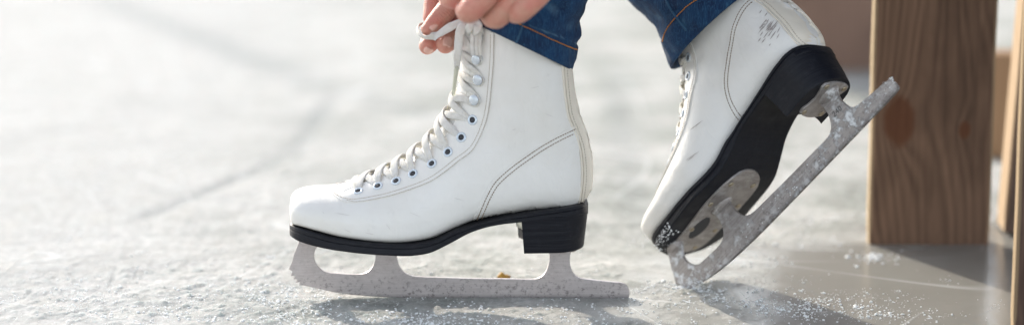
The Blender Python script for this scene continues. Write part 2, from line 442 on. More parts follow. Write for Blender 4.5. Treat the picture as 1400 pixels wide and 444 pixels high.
for a, b, wd, dep in grooves:
    d, t = dist_seg(XX+.004*(vnoise(XX*20, YY*20, 3)-.5), YY, a, b); g = np.exp(-(d/wd)**2)*dep*np.sin(np.pi*np.clip(t, .03, .97))**.4
    g = np.where(sub, g, 0); GV = np.maximum(GV, g); ZZ -= g*min(wd, .003)*.4*(.4+FR)
# the ice under the blades is flat
for (bx0, bx1, by) in ((-.205, .107, 0.0),):
    d, t = dist_seg(XX, YY, (bx0, by), (bx1, by)); ZZ = ZZ*np.clip(d/.02, .15, 1)
ny, nx = XX.shape
V = np.stack([XX, YY, ZZ], -1).reshape(-1, 3)
idx = np.arange(ny*nx).reshape(ny, nx)
Q = np.stack([idx[:-1, :-1], idx[:-1, 1:], idx[1:, 1:], idx[1:, :-1]], -1).reshape(-1, 4)
me = bpy.data.meshes.new('ice')
me.vertices.add(len(V)); me.vertices.foreach_set('co', V.ravel())
me.loops.add(Q.size); me.loops.foreach_set('vertex_index', Q.ravel().astype(np.int32))
me.polygons.add(len(Q)); me.polygons.foreach_set('loop_start', np.arange(0, Q.size, 4, dtype=np.int32)); me.polygons.foreach_set('loop_total', np.full(len(Q), 4, np.int32))
me.update(); me.polygons.foreach_set('use_smooth', [True]*len(Q))
for nm, arr in (('frost', FR), ('groove', GV)):
    at = me.attributes.new(nm, 'FLOAT', 'POINT'); at.data.foreach_set('value', arr.ravel().astype(np.float32))
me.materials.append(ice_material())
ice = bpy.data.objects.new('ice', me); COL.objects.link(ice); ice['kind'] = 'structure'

# ------------------------------------------------------------------ SNOW CRUMBS
snow_m = M('snow'); snow_m.set(Base_Color=(.88, .90, .91), Roughness=.6, Subsurface_Weight=.3, Subsurface_Radius=(.002, .002, .002), Subsurface_Scale=1.0); snow_m.bump(snow_m.noise(900, 3, .7), .0004, .8)
snow_m = snow_m.m
phi = (1+5**.5)/2
ICO = [Vector(v).normalized() for v in ((-1, phi, 0), (1, phi, 0), (-1, -phi, 0), (1, -phi, 0), (0, -1, phi), (0, 1, phi), (0, -1, -phi), (0, 1, -phi), (phi, 0, -1), (phi, 0, 1), (-phi, 0, -1), (-phi, 0, 1))]
ICF = [(0, 11, 5), (0, 5, 1), (0, 1, 7), (0, 7, 10), (0, 10, 11), (1, 5, 9), (5, 11, 4), (11, 10, 2), (10, 7, 6), (7, 1, 8), (3, 9, 4), (3, 4, 2), (3, 2, 6), (3, 6, 8), (3, 8, 9), (4, 9, 5), (2, 4, 11), (6, 2, 10), (8, 6, 7), (9, 8, 1)]
def crumb(mb, p, r):
    rot = Matrix.Rotation(random.random()*6, 3, 'X') @ Matrix.Rotation(random.random()*6, 3, 'Z')
    sc = Vector((random.uniform(.7, 1.4), random.uniform(.7, 1.4), random.uniform(.45, .9)))
    mb.add([Vector(p)+Vector([c*s for c, s in zip(rot @ (v*random.uniform(.72, 1.2)), sc)])*r for v in ICO], ICF)
mb = MB()
def scatter(n, cx, cy, sx, sy, r0, r1, uni=False):
    cl = []
    for i in range(max(3, n//14)):
        if uni: cl.append((random.uniform(cx-sx, cx+sx), random.uniform(cy-sy, cy+sy)))
        else: cl.append((random.gauss(cx, sx), random.gauss(cy, sy)))
    for i in range(n):
        c = random.choice(cl); sp = random.choice((.002, .004, .009, .02)); x = random.gauss(c[0], sp); y = random.gauss(c[1], sp)
        r = r0+(r1-r0)*random.random()**4
        crumb(mb, (x, y, r*.1+.0002+(.0008*random.random() if sp < .004 else 0)), r)
def pscat(n, px, py, sx, sy, r0, r1):
    g = G(px, py); scatter(n, g.x, g.y, sx, sy, r0, r1)
pscat(700, 400, 398, .035, .028, .0003, .0015)
pscat(1100, 500, 436, .09, .020, .0003, .0016)
pscat(700, 640, 441, .09, .012, .0003, .0014)
pscat(800, 330, 412, .10, .04, .0003, .0013)
pscat(700, 150, 420, .12, .05, .0002, .0011)
pscat(420, 940, 393, .018, .010, .0003, .0017)
pscat(380, 1000, 420, .05, .03, .0003, .0012)
pscat(560, 1100, 422, .035, .022, .0003, .0015)
pscat(260, 1210, 430, .035, .018, .0003, .0015)
pscat(160, 1070, 330, .05, .06, .0005, .0018)
pscat(130, 1090, 300, .05, .05, .0005, .0018)
pscat(110, 1200, 352, .010, .006, .0006, .0026)
pscat(60, 1290, 400, .06, .05, .0003, .0009)
pscat(500, 900, 405, .07, .03, .0003, .0012)
pscat(420, 660, 398, .10, .012, .0003, .0010)
scatter(1500, -.15, .25, .42, .33, .0003, .0016, True)
scatter(2600, -.1, -.02, .45, .10, .0002, .0010, True)
so = mb.build('snow_crumbs', snow_m); tag(so, 'loose white snow crumbs and ice shavings scattered on the rink', 'snow', kind='stuff')

# ------------------------------------------------------------------ SKATE (built in its own coordinates, heel towards +x, seen side -y)
SEC = [ # A px, B px (B seen at near edge yB), half width, um, pa, pb
 ((397.0, 279), (397.3, 301), .008, .55, 2.2, 2.6, .5),
 ((397.4, 272.5), (398.0, 305), .018, .55, 2.2, 2.8, .7),
 ((399.0, 267), (399.6, 308.5), .026, .58, 2.2, 3.2, .8),
 ((403.5, 263), (404, 311), .0325, .60, 2.3, 3.6, .9),
 ((413, 260), (414, 314), .0380, .62, 2.4, 4.2, .95),
 ((432, 257.5), (432, 319), .0425, .64, 2.4, 4.6, .95),
 ((456, 256), (458, 326), .0455, .66, 2.3, 4.8, .95),
 ((480, 250), (486, 331), .0470, .68, 2.15, 4.8, .95),
 ((505, 241), (518, 335), .0472, .70, 2.0, 4.6, .95),
 ((532, 230), (552, 336), .0462, .70, 1.95, 4.4, .95),
 ((558, 216), (590, 331), .0440, .69, 1.95, 4.0, .95),
 ((580, 200), (622, 318), .0410, .67, 1.95, 3.6, .95),
 ((596, 184), (654, 306), .0385, .64, 1.95, 3.3, .95),
 ((607, 167), (690, 299), .0365, .62, 2.0, 3.1, .9),
 ((615, 152), (735, 291), .0350, .60, 2.0, 2.9, .7),
 ((621, 138), (785, 284), .0342, .58, 2.05, 2.6, .3),
 ((625, 124), (806, 262), .0342, .57, 2.1, 2.35, .0),
 ((628, 110), (809, 235), .0345, .56, 2.1, 2.25, .0),
 ((630, 97), (808, 210), .0348, .55, 2.15, 2.2, .0),
 ((631.5, 84), (802, 184), .0352, .54, 2.2, 2.2, .0),
 ((633, 70), (793, 160), .0365, .53, 2.2, 2.2, .0),
 ((636, 54), (785.5, 128), .0385, .53, 2.2, 2.2, .0),
 ((641, 36), (781, 96), .0405, .53, 2.2, 2.2, .0),
 ((646, 18), (778, 72), .0420, .53, 2.2, 2.2, .0)]
rows = []
for a, b, W, um, pa, pb, k in SEC:
    A = L(*a, 0); B = L(*b, -W*k)
    rows.append([A.x, A.z, B.x, B.z, W, um, pa, pb])
rows = np.array(rows)
# interpolate sections over index
def interp_rows(R, n):
    m = len(R); out = []
    for s in np.linspace(0, m-1, n):
        i = min(int(s), m-2); u = s-i
        m0 = (R[i+1]-R[i-1])/2 if i > 0 else R[i+1]-R[i]; m1 = (R[i+2]-R[i])/2 if i < m-2 else R[i+1]-R[i]
        out.append((2*u**3-3*u**2+1)*R[i]+(u**3-2*u**2+u)*m0+(-2*u**3+3*u**2)*R[i+1]+(u**3-u**2)*m1)
    return np.array(out)
RR = interp_rows(rows, 140); NR = 72; rings = []
for ax, az, bx, bz, W, um, pa, pb in RR:
    A = Vector((ax, 0, az)); B = Vector((bx, 0, bz)); ring = []
    for j in range(NR):
        th = 2*pi*j/NR; u = (1-cos(th))/2; sg = 1 if sin(th) >= 0 else -1
        if u < um: q = (um-u)/um; f = max(0, 1-q**pa)**(1/pa)
        else: q = (u-um)/(1-um); f = max(0, 1-q**pb)**(1/pb)
        p = A.lerp(B, u)+Vector((0, sg*W*f, 0))
        # soft wear: dents and ankle creases
        n = mn.noise(p*16)*(.0022 if p.z > .09 else .0011)*f+mn.noise(Vector((p.x*55+p.z*45, p.y*12, (p.z-p.x)*20)))*.0006*f
        p.y += n*sg; ring.append(p)
    rings.append(ring)
bootV, bootF = loft(rings)
BV = BVHTree.FromPolygons(bootV, bootF)
def hit(px, py, lift=0.0):
    o = CAM-ORG; d = ray(px, py).normalized()
    loc, nrm, i, dd = BV.ray_cast(o, d)
    if loc is None:
        loc, nrm, i, dd = BV.find_nearest(L(px, py, 0))
        if nrm.z < 0 and nrm.y > 0: nrm = -nrm
    if nrm.dot(d) > 0: nrm = -nrm
    return loc+nrm*lift, nrm
mir = lambda p: Vector((p.x, -p.y, p.z))

skate = empty('ice_skate', ORG)
tag(skate, 'white leather figure skate standing flat on the ice, its laces being tied', 'ice skate', 'pair of white figure skates')
boot = obj('boot', bootV, bootF, leather, skate)

def panel(name, c1, c2, nu, nv, off, mat, parent, both=True, edge=.0):
    """leather overlay between two traced lines, laid on the boot and edged with real thickness."""
    A1 = crom([(x, y, 0) for x, y in c1], nu); A2 = crom([(x, y, 0) for x, y in c2], nu); mbp = MB()
    grid = []
    for i in range(nu):
        for j in range(nv):
            t = j/(nv-1); x = A1[i][0]*(1-t)+A2[i][0]*t; y = A1[i][1]*(1-t)+A2[i][1]*t
            p, n = hit(x, y); grid.append((p, n))
    for sgn in ((1, -1) if both else (1,)):
        V = []
        for p, n in grid:
            q = p+n*off; b = p-n*.0006
            if sgn < 0: q = mir(q); b = mir(b)
            V.append(q)
        for p, n in grid:
            b = p-n*.0008; V.append(mir(b) if sgn < 0 else b)
        N = nu*nv; Fc = []
        for i in range(nu-1):
            for j in range(nv-1):
                a = i*nv+j; Fc.append((a, a+1, a+nv+1, a+nv))
        bd = [i*nv for i in range(nu)]+[(nu-1)*nv+j for j in range(1, nv)]+[i*nv+nv-1 for i in range(nu-2, -1, -1)]+[j for j in range(nv-2, 0, -1)]
        for k in range(len(bd)):
            a, b = bd[k], bd[(k+1) % len(bd)]; Fc.append((a, b, b+N, a+N))
        if sgn < 0: Fc = [tuple(reversed(f)) for f in Fc]
        obj(name, V, Fc, mat, parent, True, 40)
THR = [(470, 262), (484, 256), (500, 250.5), (528, 240), (557, 228), (580, 213), (600, 196), (615, 180), (626, 162), (634, 145), (639, 125), (641.5, 105), (643, 85), (645, 65), (648, 48), (652, 33)]
STI = [(457, 260.5), (457.5, 265), (462, 268), (470, 271), (483, 273), (507, 269.5), (533, 263.6), (562, 254), (586, 244), (606, 230.5), (624, 216), (640, 204), (649.5, 191), (660, 166), (665, 143), (668, 115), (670.6, 80), (671.5, 45)]
STI_out = [(452, 258), (452, 265), (458, 271), (468, 275), (483, 277), (508, 273.5), (535, 267.6), (564.5, 258), (589, 248), (609, 234), (627.5, 219.5), (644, 207), (653.5, 193.5), (664, 168), (669, 144), (672, 115), (674.6, 80), (675.5, 45)]
facing_in = [(457, 259)]+THR
panel('facing', [(458, 260)]+THR, [(455, 266)]+STI_out[3:], 110, 9, .0009, leather, skate)
CS = [(648, 304), (653, 292), (659, 279), (665, 266), (675, 249), (687, 237), (703, 224), (719, 212.5), (735, 201.5), (750, 192.5), (765, 184.5), (779, 178), (791, 172.5)]
BS_in = [(771, 84), (773, 110), (776, 138), (780, 160), (786, 175), (791, 188), (794.5, 200), (797, 215), (798.3, 232), (798, 248), (796.5, 262), (794, 279)]
BS_out = [(779, 76), (781, 96), (785, 128), (790.5, 151), (796.5, 167), (801, 180), (804.5, 190), (807, 203), (808.6, 222), (808.8, 240), (807.6, 256), (804, 276)]
# heel counter
ctop = CS; cbot = [(648, 307), (658, 304.5), (672, 302.5), (686, 300), (700, 297.5), (714, 295), (728, 292), (742, 289.5), (756, 287), (768, 284.5), (778, 282.5), (786, 281), (794, 279)]
cout = [(646, 303), (651, 290), (656.5, 277.5), (663, 264), (673, 247), (685, 235), (701.5, 222), (717.5, 210.5), (733.5, 199.5), (748.5, 190), (764, 182.5), (778, 175.5), (790, 170)]
panel('heel_counter', cout, cbot, 60, 18, .0008, leather, skate)
panel('back_stay', [(x-1, y) for x, y in BS_in], BS_out, 50, 7, .0014, leather_cream, skate)
def stitches(name, line, step, ln, wd, mat, parent, off):
    m = MB(); Aq = crom([(x, y, 0) for x, y in line], 400)
    pts = []
    for q in Aq:
        p, n = hit(q[0], q[1]); pts.append((p+n*off, n))
    acc = 0; nextp = 0; cur = None
    dist = [0]
    for i in range(1, len(pts)): dist.append(dist[-1]+(pts[i][0]-pts[i-1][0]).length)
    s = 0
    while s+ln < dist[-1]:
        i = np.searchsorted(dist, s); j = np.searchsorted(dist, s+ln)
        a, n = pts[i]; b, _ = pts[min(j, len(pts)-1)]
        if (b-a).length > .0004:
            mid = (a+b)/2+n*wd*.35
            V, Fc = tube([a, mid, b], [wd*.35, wd*.5, wd*.35], 6, False); m.add(V, Fc)
        s += step
    obj(name, [mir(v) for v in m.V], [tuple(reversed(f)) for f in m.F], mat, parent)
    return m.build(name, mat, parent)
st1 = stitches('stitching', STI, .0021, .0015, .0007, thread_w, skate, .0009)
stitches('stitching', [(x+4, y+3.2) if y > 200 else (x+4.4, y+1) for x, y in STI][3:], .0021, .0015, .0007, thread_w, skate, .0009)
stitches('stitching', [(x+1.2, y+1.2) for x, y in CS], .0024, .0018, .0009, thread_b, skate, .0008)
stitches('stitching', [(x+5.0, y+5.0) for x, y in CS][:-1], .0024, .0018, .0009, thread_b, skate, .0008)
stitches('stitching', [(x+1.6, y) for x, y in BS_in], .0024, .0018, .0008, thread_w, skate, .0014)
# piped edge lines beside the facing and back stay (leather bead)
def bead(line, r, off, mat, name='piping'):
    m = MB(); Aq = crom([(x, y, 0) for x, y in line], 120); pts = []
    for q in Aq:
        p, n = hit(q[0], q[1]); pts.append(p+n*off)
    V, Fc = tube(pts, r, 7); obj(name, V, Fc, mat, skate)
    return obj(name, [mir(v) for v in V], [tuple(reversed(f)) for f in Fc], mat, skate)
bead([(x-3.0, y) for x, y in BS_in], .0009, .0004, leather_cream)
bead(THR, .0008, .0006, leather)
# scuffs
def scuffs(segs, H, mat, parent, name='scuff_mark', w0=.0005):
    m = MB()
    for a, b in segs:
        k = 5; top = []; bot = []
        for i in range(k+1):
            t = i/k; x = a[0]*(1-t)+b[0]*t; y = a[1]*(1-t)+b[1]*t
            dx, dy = b[0]-a[0], b[1]-a[1]; l = max(.01, (dx*dx+dy*dy)**.5); wd = w0*1540*sin(pi*min(max(t, .06), .94))*random.uniform(.5, 1.2)
            top.append(H(x-dy/l*wd, y+dx/l*wd)); bot.append(H(x+dy/l*wd, y-dx/l*wd))
        V = top+bot; n = k+1
        obj(name, V, [(i, i+1, n+i+1, n+i) for i in range(k)], mat, parent, False)
soft_scuff = simple('pale_scuff', (.66, .64, .62), .8)
scuffs([((457, 291), (473, 293)), ((466, 292.5), (479, 294.5)), ((528, 306), (534, 314)), ((500, 318), (512, 320)), ((470, 313), (480, 317)), ((441, 289), (443, 292)), ((725, 121), (738, 118)), ((745, 155), (757, 160)), ((690, 250), (700, 244)), ((560, 290), (575, 296)), ((700, 178), (706, 176)), ((620, 270), (634, 274))],
       lambda x, y: hit(x, y, .00035)[0], soft_scuff, boot, w0=.0003)

# --- sole
PLAN = [(396.6, .002), (397.2, .010), (398.5, .0165), (401, .0235), (405, .029), (412, .0345), (425, .0400), (445, .0447), (470, .0478), (500, .0492), (535, .0488), (570, .0468), (605, .0432), (640, .0392), (680, .0362), (715, .0348), (750, .0343), (775, .0325), (788, .0285), (796, .0225), (800, .0165), (802.5, .0100), (803.8, .002)]
TOP = [(396, 306), (399, 307), (412, 311.5), (427, 316), (459, 325), (500, 331), (538, 333.5), (569, 333.5), (596, 327.6), (623, 315), (640, 310), (663, 303), (692, 297), (739, 289), (778, 283), (804, 278)]
BOT = [(396, 320), (399, 323), (411, 330), (443, 339), (481, 345), (520, 348.6), (557, 350), (575, 348.5), (591, 345), (610, 336), (625, 328), (641.6, 319), (663, 311.5), (685, 307), (706, 304.5), (740, 301), (778, 296), (804, 292)]
def fx(tab, x): return float(np.interp(x, [t[0] for t in tab], [t[1] for t in tab]))
def smooth_tab(tab, n=120):
    c = crom([(x, y, 0) for x, y in tab], n); return [(q[0], q[1]) for q in c]
TOPs, BOTs = smooth_tab(TOP), smooth_tab(BOT); PLs = PLAN
stx = list(np.concatenate([396.6+8*np.linspace(0, 1, 10)**2, np.linspace(406, 786, 90), 803.8-17*np.linspace(1, 0, 12)**2]))
PROF = [(-.004, 1.0), (.0006, .985), (.0012, .93), (.0012, .70), (.0004, .66), (-.0004, .62), (0, .56), (0, .10), (-.0008, .02), (-.003, 0.0)]
def sole_section(px):
    hw = fx(PLs, px); sc = min(1, hw/.01)
    zt = L(px, fx(TOPs, px), -hw*.98).z; zb = L(px, fx(BOTs, px), -hw*.98).z; x = L(px, 340, -hw*.5).x
    return x, hw, zt, zb, sc
rings = []
for px in stx:
    x, hw, zt, zb, sc = sole_section(px); ring = []
    for dw, tz in PROF: ring.append(Vector((x, -(hw+dw*sc), zb+(zt-zb)*tz)))
    for dw, tz in reversed(PROF): ring.append(Vector((x, (hw+dw*sc), zb+(zt-zb)*tz)))
    rings.append(ring)
V_, F_ = loft(rings); obj('sole', V_, F_, black, skate, True, 35)
# --- heel block: layered D shaped stack
def heel_outline(t):
    """t 0 top .. 1 bottom"""
    out = []; xb = L(713+3.5*t, 330, -.03).x; xe = L(804-5.5*t, 300, 0).x; hw = .0345-.0030*t
    cx = xe-.030
    for k in range(21):
        a = -pi/2+pi*k/20
        out.append((cx+.030*abs(cos(a))**.85, hw*sin(a)))
    n = 9
    for k in range(n+1):
        s = 1-2*k/n; y = hw*s
        x = xb+.0055*(1-s*s)-(.0048*max(0, s))      # concave breast, inner corner set forward
        out.append((x, y))
    return out
rings = []
ztop = [L(713, 308, -.034).z, L(804, 293, 0).z]
zb0, zb1 = L(716, 346.5, -.031).z, L(798, 341, -.02).z
for k in range(15):
    t = k/14; o2 = heel_outline(t); ring = []
    for x, y in o2:
        s = (x-L(713, 330, 0).x)/.058; zt = sole_section(min(max(640+(x)*1540, 700), 800))[3]+.0015
        zb = zb0*(1-s)+zb1*s
        inset = -.0005 if (k % 3 == 2) else 0
        if k == 14: inset = -.0010
        yy = y*(1+inset/.034); ring.append(Vector((x, yy, zt*(1-t)+zb*t)))
    rings.append(ring)
V_, F_ = loft(rings); obj('heel', V_, F_, black, skate, True, 30)
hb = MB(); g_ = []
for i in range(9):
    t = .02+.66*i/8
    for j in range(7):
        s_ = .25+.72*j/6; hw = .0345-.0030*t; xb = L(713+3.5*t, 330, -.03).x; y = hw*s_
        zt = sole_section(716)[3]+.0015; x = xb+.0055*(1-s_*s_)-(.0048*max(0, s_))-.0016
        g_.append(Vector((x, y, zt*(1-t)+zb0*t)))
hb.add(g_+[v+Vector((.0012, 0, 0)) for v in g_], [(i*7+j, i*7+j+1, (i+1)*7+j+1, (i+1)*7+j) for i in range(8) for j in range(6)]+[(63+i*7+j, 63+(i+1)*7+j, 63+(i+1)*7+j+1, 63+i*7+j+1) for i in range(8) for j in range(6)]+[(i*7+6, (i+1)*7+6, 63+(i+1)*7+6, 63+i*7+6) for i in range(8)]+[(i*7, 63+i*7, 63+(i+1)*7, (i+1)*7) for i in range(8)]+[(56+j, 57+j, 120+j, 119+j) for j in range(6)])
hb.build('heel_breast_lit_edge', simple('sunlit_pale_leather', (.50, .52, .47), .6), skate)  # added strip; its pale colour paints sunlight onto the far breast of the black heel

# --- blade
BL = [[(403, 345), (400, 356), (395.5, 367)], # front edge
      [(395.5, 367), (400.5, 369.8), (398.6, 375.5), (404.0, 375.0), (402.0, 380.0), (407.2, 379.8), (405.4, 384.6), (410.5, 384), (409.6, 389), (414, 388.2)],
      [(414, 388.2), (434, 392.8), (461, 398.6), (501.6, 403), (553, 405.5), (640, 406.6), (740, 406.9), (820, 407), (854, 406.4), (858.5, 405.6)],
      [(858.5, 405.6), (860, 402), (859, 394), (855, 388.5), (849, 386.2), (836, 385), (810, 382.2), (793, 379.6), (785, 374.5), (780.5, 366), (778.5, 356), (779.5, 346), (783, 338), (784, 326)],
      [(784, 326), (748, 326)],
      [(748, 326), (749, 338), (751.6, 346), (751.6, 356), (749.6, 364), (745, 373), (738, 379), (729, 381.4), (700, 381), (640, 380.2), (600, 379), (575, 378.2), (562, 376.6), (552, 371.5), (546, 363.5), (542.5, 353), (542, 344), (545, 330)],
      [(545, 330), (511, 330)],
      [(511, 330), (514, 345), (513.5, 354), (511, 362), (506, 369), (498, 373.6), (488, 375), (465, 373.8), (447, 372), (438, 367), (431, 358), (429, 349), (431, 340), (437, 331), (440, 318)],
      [(440, 318), (413, 318)],
      [(413, 318), (408, 333), (403, 345)]]
outl = []
for sg in BL:
    pts = sg if (len(sg) == 2 or sg is BL[1]) else [tuple(q[:2]) for q in crom([(x, y, 0) for x, y in sg], max(8, len(sg)*5))]
    outl += pts[:-1]
def poly_solid(px_pts, thick, y0=0., bev=.00035, conv=True):
    cu = bpy.data.curves.new('t', 'CURVE'); cu.dimensions = '2D'; cu.fill_mode = 'BOTH'; cu.extrude = thick/2-bev; cu.bevel_depth = bev; cu.bevel_resolution = 1
    sp = cu.splines.new('POLY'); sp.points.add(len(px_pts)-1)
    for i, p in enumerate(px_pts):
        q = L(p[0], p[1], 0) if conv else Vector((p[0], 0, p[1])); sp.points[i].co = (q.x, q.z, 0, 1)
    sp.use_cyclic_u = True
    o = bpy.data.objects.new('t', cu); COL.objects.link(o); dg = bpy.context.evaluated_depsgraph_get(); dg.update()
    e = o.evaluated_get(dg).to_mesh()
    V = [Vector((v.co.x, y0-v.co.z, v.co.y)) for v in e.vertices]; Fc = [tuple(p.vertices) for p in e.polygons]
    bpy.data.objects.remove(o); bpy.data.curves.remove(cu); return V, Fc
V_, F_ = poly_solid(outl, .0038); blade = obj('blade', V_, F_, steel, skate, True, 30)
# flared bosses where stanchions meet the plates
def boss(mb, cx, z, rx, ry, h):
    rings = []
    for t, s in ((0, 1.0), (.3, .86), (.6, .55), (1, .25)):
        rings.append([Vector((cx+rx*(.4+.6*s)*cos(a), ry*s*sin(a), z-h*t)) for a in [2*pi*k/20 for k in range(20)]])
    V, Fc = loft(rings); mb.add(V, Fc)
for (p0, p1, y) in ((413, 441, 0), (508, 549, 0), (746, 786, 0)):
    mid = (p0+p1)/2; x = L(mid, 340, 0).x
    if mid < 600: z = sole_section(mid)[3]-.0012; 
    else: z = (zb0+zb1)/2-.001
    mbb = MB(); boss(mbb, x, z, (p1-p0)/2/1540*1.02, .0085, .006); mbb.build('stanchion_base', steel, blade)
# toe and heel mounting plates
def plate(name, tab, zfun, th, parent):
    r2 = []
    xs2 = [tab[0][0]+(tab[-1][0]-tab[0][0])*(1-cos(pi*i/40))/2 for i in range(41)]
    for px in xs2:
        hw = fx(tab, px); x = L(px, 340, 0).x; z = zfun(px, x)
        r2.append([Vector((x, y, zz)) for y, zz in ((-hw, z), (-hw, z-th*.7), (-hw+min(.0006, hw*.5), z-th), (hw-min(.0006, hw*.5), z-th), (hw, z-th*.7), (hw, z))])
    V, Fc = loft(r2); return obj(name, V, Fc, plate_m, parent, True, 35)
TP = [(409, .003), (411, .010), (415, .0165), (422, .021), (435, .0235), (460, .0245), (490, .0265), (520, .0280), (550, .0280), (572, .0262), (586, .0215), (594, .0150), (598, .008), (599, .003)]
tz = lambda px, x: sole_section(px)[3]+.0004
tplate = plate('sole_plate', TP, tz, .0022, skate)
HP = [(722, .004), (724, .012), (728, .0185), (736, .0200), (745, .0165), (758, .0140), (770, .0165), (780, .0195), (786, .0180), (790, .012), (792, .004)]
hz = lambda px, x: zb0*(1-(x-L(713, 330, 0).x)/.058)+zb1*((x-L(713, 330, 0).x)/.058)+.0003
hplate = plate('heel_plate', HP, hz, .0022, skate)
def rivet(px, y, zf, parent, r=.0032):
    x = L(px, 340, 0).x; z = zf(px, x)-.0021; rings = []
    for t, s in ((0, 1.0), (.5, .9), (.85, .6), (1, .12)):
        rings.append([Vector((x+r*s*cos(a), y+r*s*sin(a), z-.0015*t)) for a in [2*pi*k/14 for k in range(14)]])
    V, Fc = loft(rings); obj('rivet', V, Fc, rivet_m, parent)
for px, y in ((424, .013), (424, -.013), (470, .018), (470, -.018), (530, .021), (530, -.021), (574, .017), (574, -.017)): rivet(px, y, tz, tplate)
for px, y in ((731, .0135), (731, -.0135), (782, .0135), (782, -.0135)): rivet(px, y, hz, hplate)
# elongated slot in the sole plate
r2 = []
for i in range(25):
    t = i/24; px = 448+52*t; hw = .0095*sin(pi*min(max(t, .03), .97))**.5; x = L(px, 340, 0).x; z = tz(px, x)-.0023
    r2.append([Vector((x, -hw-.0085, z)), Vector((x, -hw-.0085, z-.0002)), Vector((x, hw-.0085, z-.0002)), Vector((x, hw-.0085, z))])
V_, F_ = loft(r2); obj('slot', V_, F_, dark_hole, tplate, False)

# --- eyelets and hooks
EY = [(490, 262), (517, 255), (542, 248), (565, 238), (591, 224), (613, 208), (631, 188), (646.5, 164)]
HK = [(652, 136), (657, 108), (655.5, 80), (656, 53)]
def basis(n):
    n = n.normalized(); t = n.cross(Vector((0, 0, 1))); t = t.normalized() if t.length > 1e-4 else Vector((1, 0, 0)); return t, n.cross(t), n
def ring_torus(p, n, R, r, sx=1):
    a, b, c = basis(n); V = []; Fc = []; N1, N2 = 24, 8
    for i in range(N1):
        t = 2*pi*i/N1
        for j in range(N2):
            s = 2*pi*j/N2; rr = R+r*cos(s); V.append(p+(a*cos(t)+b*sin(t))*rr+c*r*.7*sin(s))
    for i in range(N1):
        for j in range(N2): Fc.append((i*N2+j, ((i+1) % N1)*N2+j, ((i+1) % N1)*N2+(j+1) % N2, i*N2+(j+1) % N2))
    return V, Fc
def disc(p, n, prof, seg=20):
    a, b, c = basis(n); rings = []
    for r, h in prof: rings.append([p+(a*cos(2*pi*k/seg)+b*sin(2*pi*k/seg))*r+c*h for k in range(seg)])
    return loft(rings)
eyp = []
for x, y in EY:
    p, n = hit(x, y); eyp.append((p, n))
    for m_ in (lambda v: v, mir):
        q, nn = m_(p), m_(n)
        e = obj('eyelet', *ring_torus(q+nn*.0011, nn, .0035, .0011), enamel, skate)
        obj('eyelet_hole', *disc(q+nn*.0009, nn, [(.0026, 0), (.0026, .0004)]), dark_hole, e)
hkp = []
for x, y in HK:
    p, n = hit(x, y); hkp.append((p, n))
    for m_ in (lambda v: v, mir):
        q, nn = m_(p), m_(n)
        obj('lace_hook', *disc(q+nn*.0006, nn, [(.0045, 0), (.0045, .0006), (.0018, .0008), (.0018, .0034), (.0040, .0036), (.0046, .0042), (.0046, .0050), (.0036, .0057), (.0010, .0061)]), hook_m, skate, True, 50)

# --- laces
TH3 = crom([(x, y, 0) for x, y in THR], 200)
def surf_from_dir(q, D):
    loc, n, i, d = BV.ray_cast(q+D*.08, -D)
    if loc is None: loc, n, i, d = BV.find_nearest(q)
    if n.dot(D) < 0: n = -n
    return loc, n
def over(pa, pb, hmax, wd=.0068, th=.0024, sink=True, endB=True, bow=0.0, w0=.0040, mb=None):
    """strand over the throat from surface point pa to pb."""
    tang = Vector((pb.x-pa.x, 0, pb.z-pa.z)); D = Vector((-.62, 0, .78))
    if pa.z > .145: D = Vector((-.95, 0, .3))
    pts = []; nr = []; wds = []
    K = 9
    for k in range(K+1):
        t = k/K; q = pa.lerp(pb, t)+Vector((bow*sin(pi*t)*.5, 0, bow*sin(pi*t)))
        s, n = surf_from_dir(q, D) if 0 < k < K else BV.find_nearest(q)[:2]
        if n.dot(D+Vector((0, (-1 if q.y < 0 else 1)*.8, 0))) < 0: n = -n
        e = min(t, 1-t)*2; h = hmax*min(1, e*1.7)**.8
        if k in (0, K): h = -.0006
        pts.append(s+n*h); nr.append(n); wds.append(w0+(wd-w0)*min(1, e*2.6))
    # smooth the normals
    for _ in range(2): nr = [nr[0]]+[(nr[i-1]+nr[i]*1.5+nr[i+1]).normalized() for i in range(1, len(nr)-1)]+[nr[-1]]
    V, Fc = ribbon(pts, nr, wds, th, 60); mb.add(V, Fc)
lm = MB()
hts = [.0036, .0042, .0050, .0058, .0064, .0066, .0058, .0050]
for i in range(7):
    a = eyp[i][0]; b = mir(eyp[i+1][0]); h = hts[i]
    over(a, b, h, mb=lm, wd=.0074, th=.0018, w0=.0044)
    over(mir(eyp[i][0]), eyp[i+1][0], h*.62, mb=lm, wd=.0068, th=.0018)
over(eyp[0][0], mir(eyp[0][0]), .0026, mb=lm, wd=.006)
lace = lm.build('lace', lace_m, skate)
# hook strands: V round every hook, seen side and mirrored side
lm2 = MB()
def v_strand(hp, up, dn, mirr):
    p, n = hp
    A = [dn[0], dn[1], None, None, None, up[1], up[0]]
    pts = []; nr = []
    side = Vector((1, 0, 0)); side = (side-n*side.dot(n)).normalized(); vert = n.cross(side); 
    if vert.z < 0: vert = -vert
    seq = [dn[0], dn[1], p-vert*.0042+n*.0020, p+side*.0036-vert*.0010+n*.0020, p+vert*.0042+n*.0020, up[1], up[0]]
    for q in seq:
        loc, nn = BV.find_nearest(q)[:2]
        nn = nn if nn.dot(n) > 0 or True else -nn
        if (q-loc).dot(nn) < 0: nn = -nn
        pts.append(q); nr.append(nn if nn.length > .5 else n)
    if mirr: pts = [mir(q) for q in pts]; nr = [mir(q) for q in nr]
    V, Fc = ribbon(pts, nr, [.0070, .0068, .0042, .0026, .0042, .0068, .0070], .0016, 70); lm2.add(V, Fc)
RID = [(622, 150), (626, 122), (629, 94), (632, 66), (637, 42)]
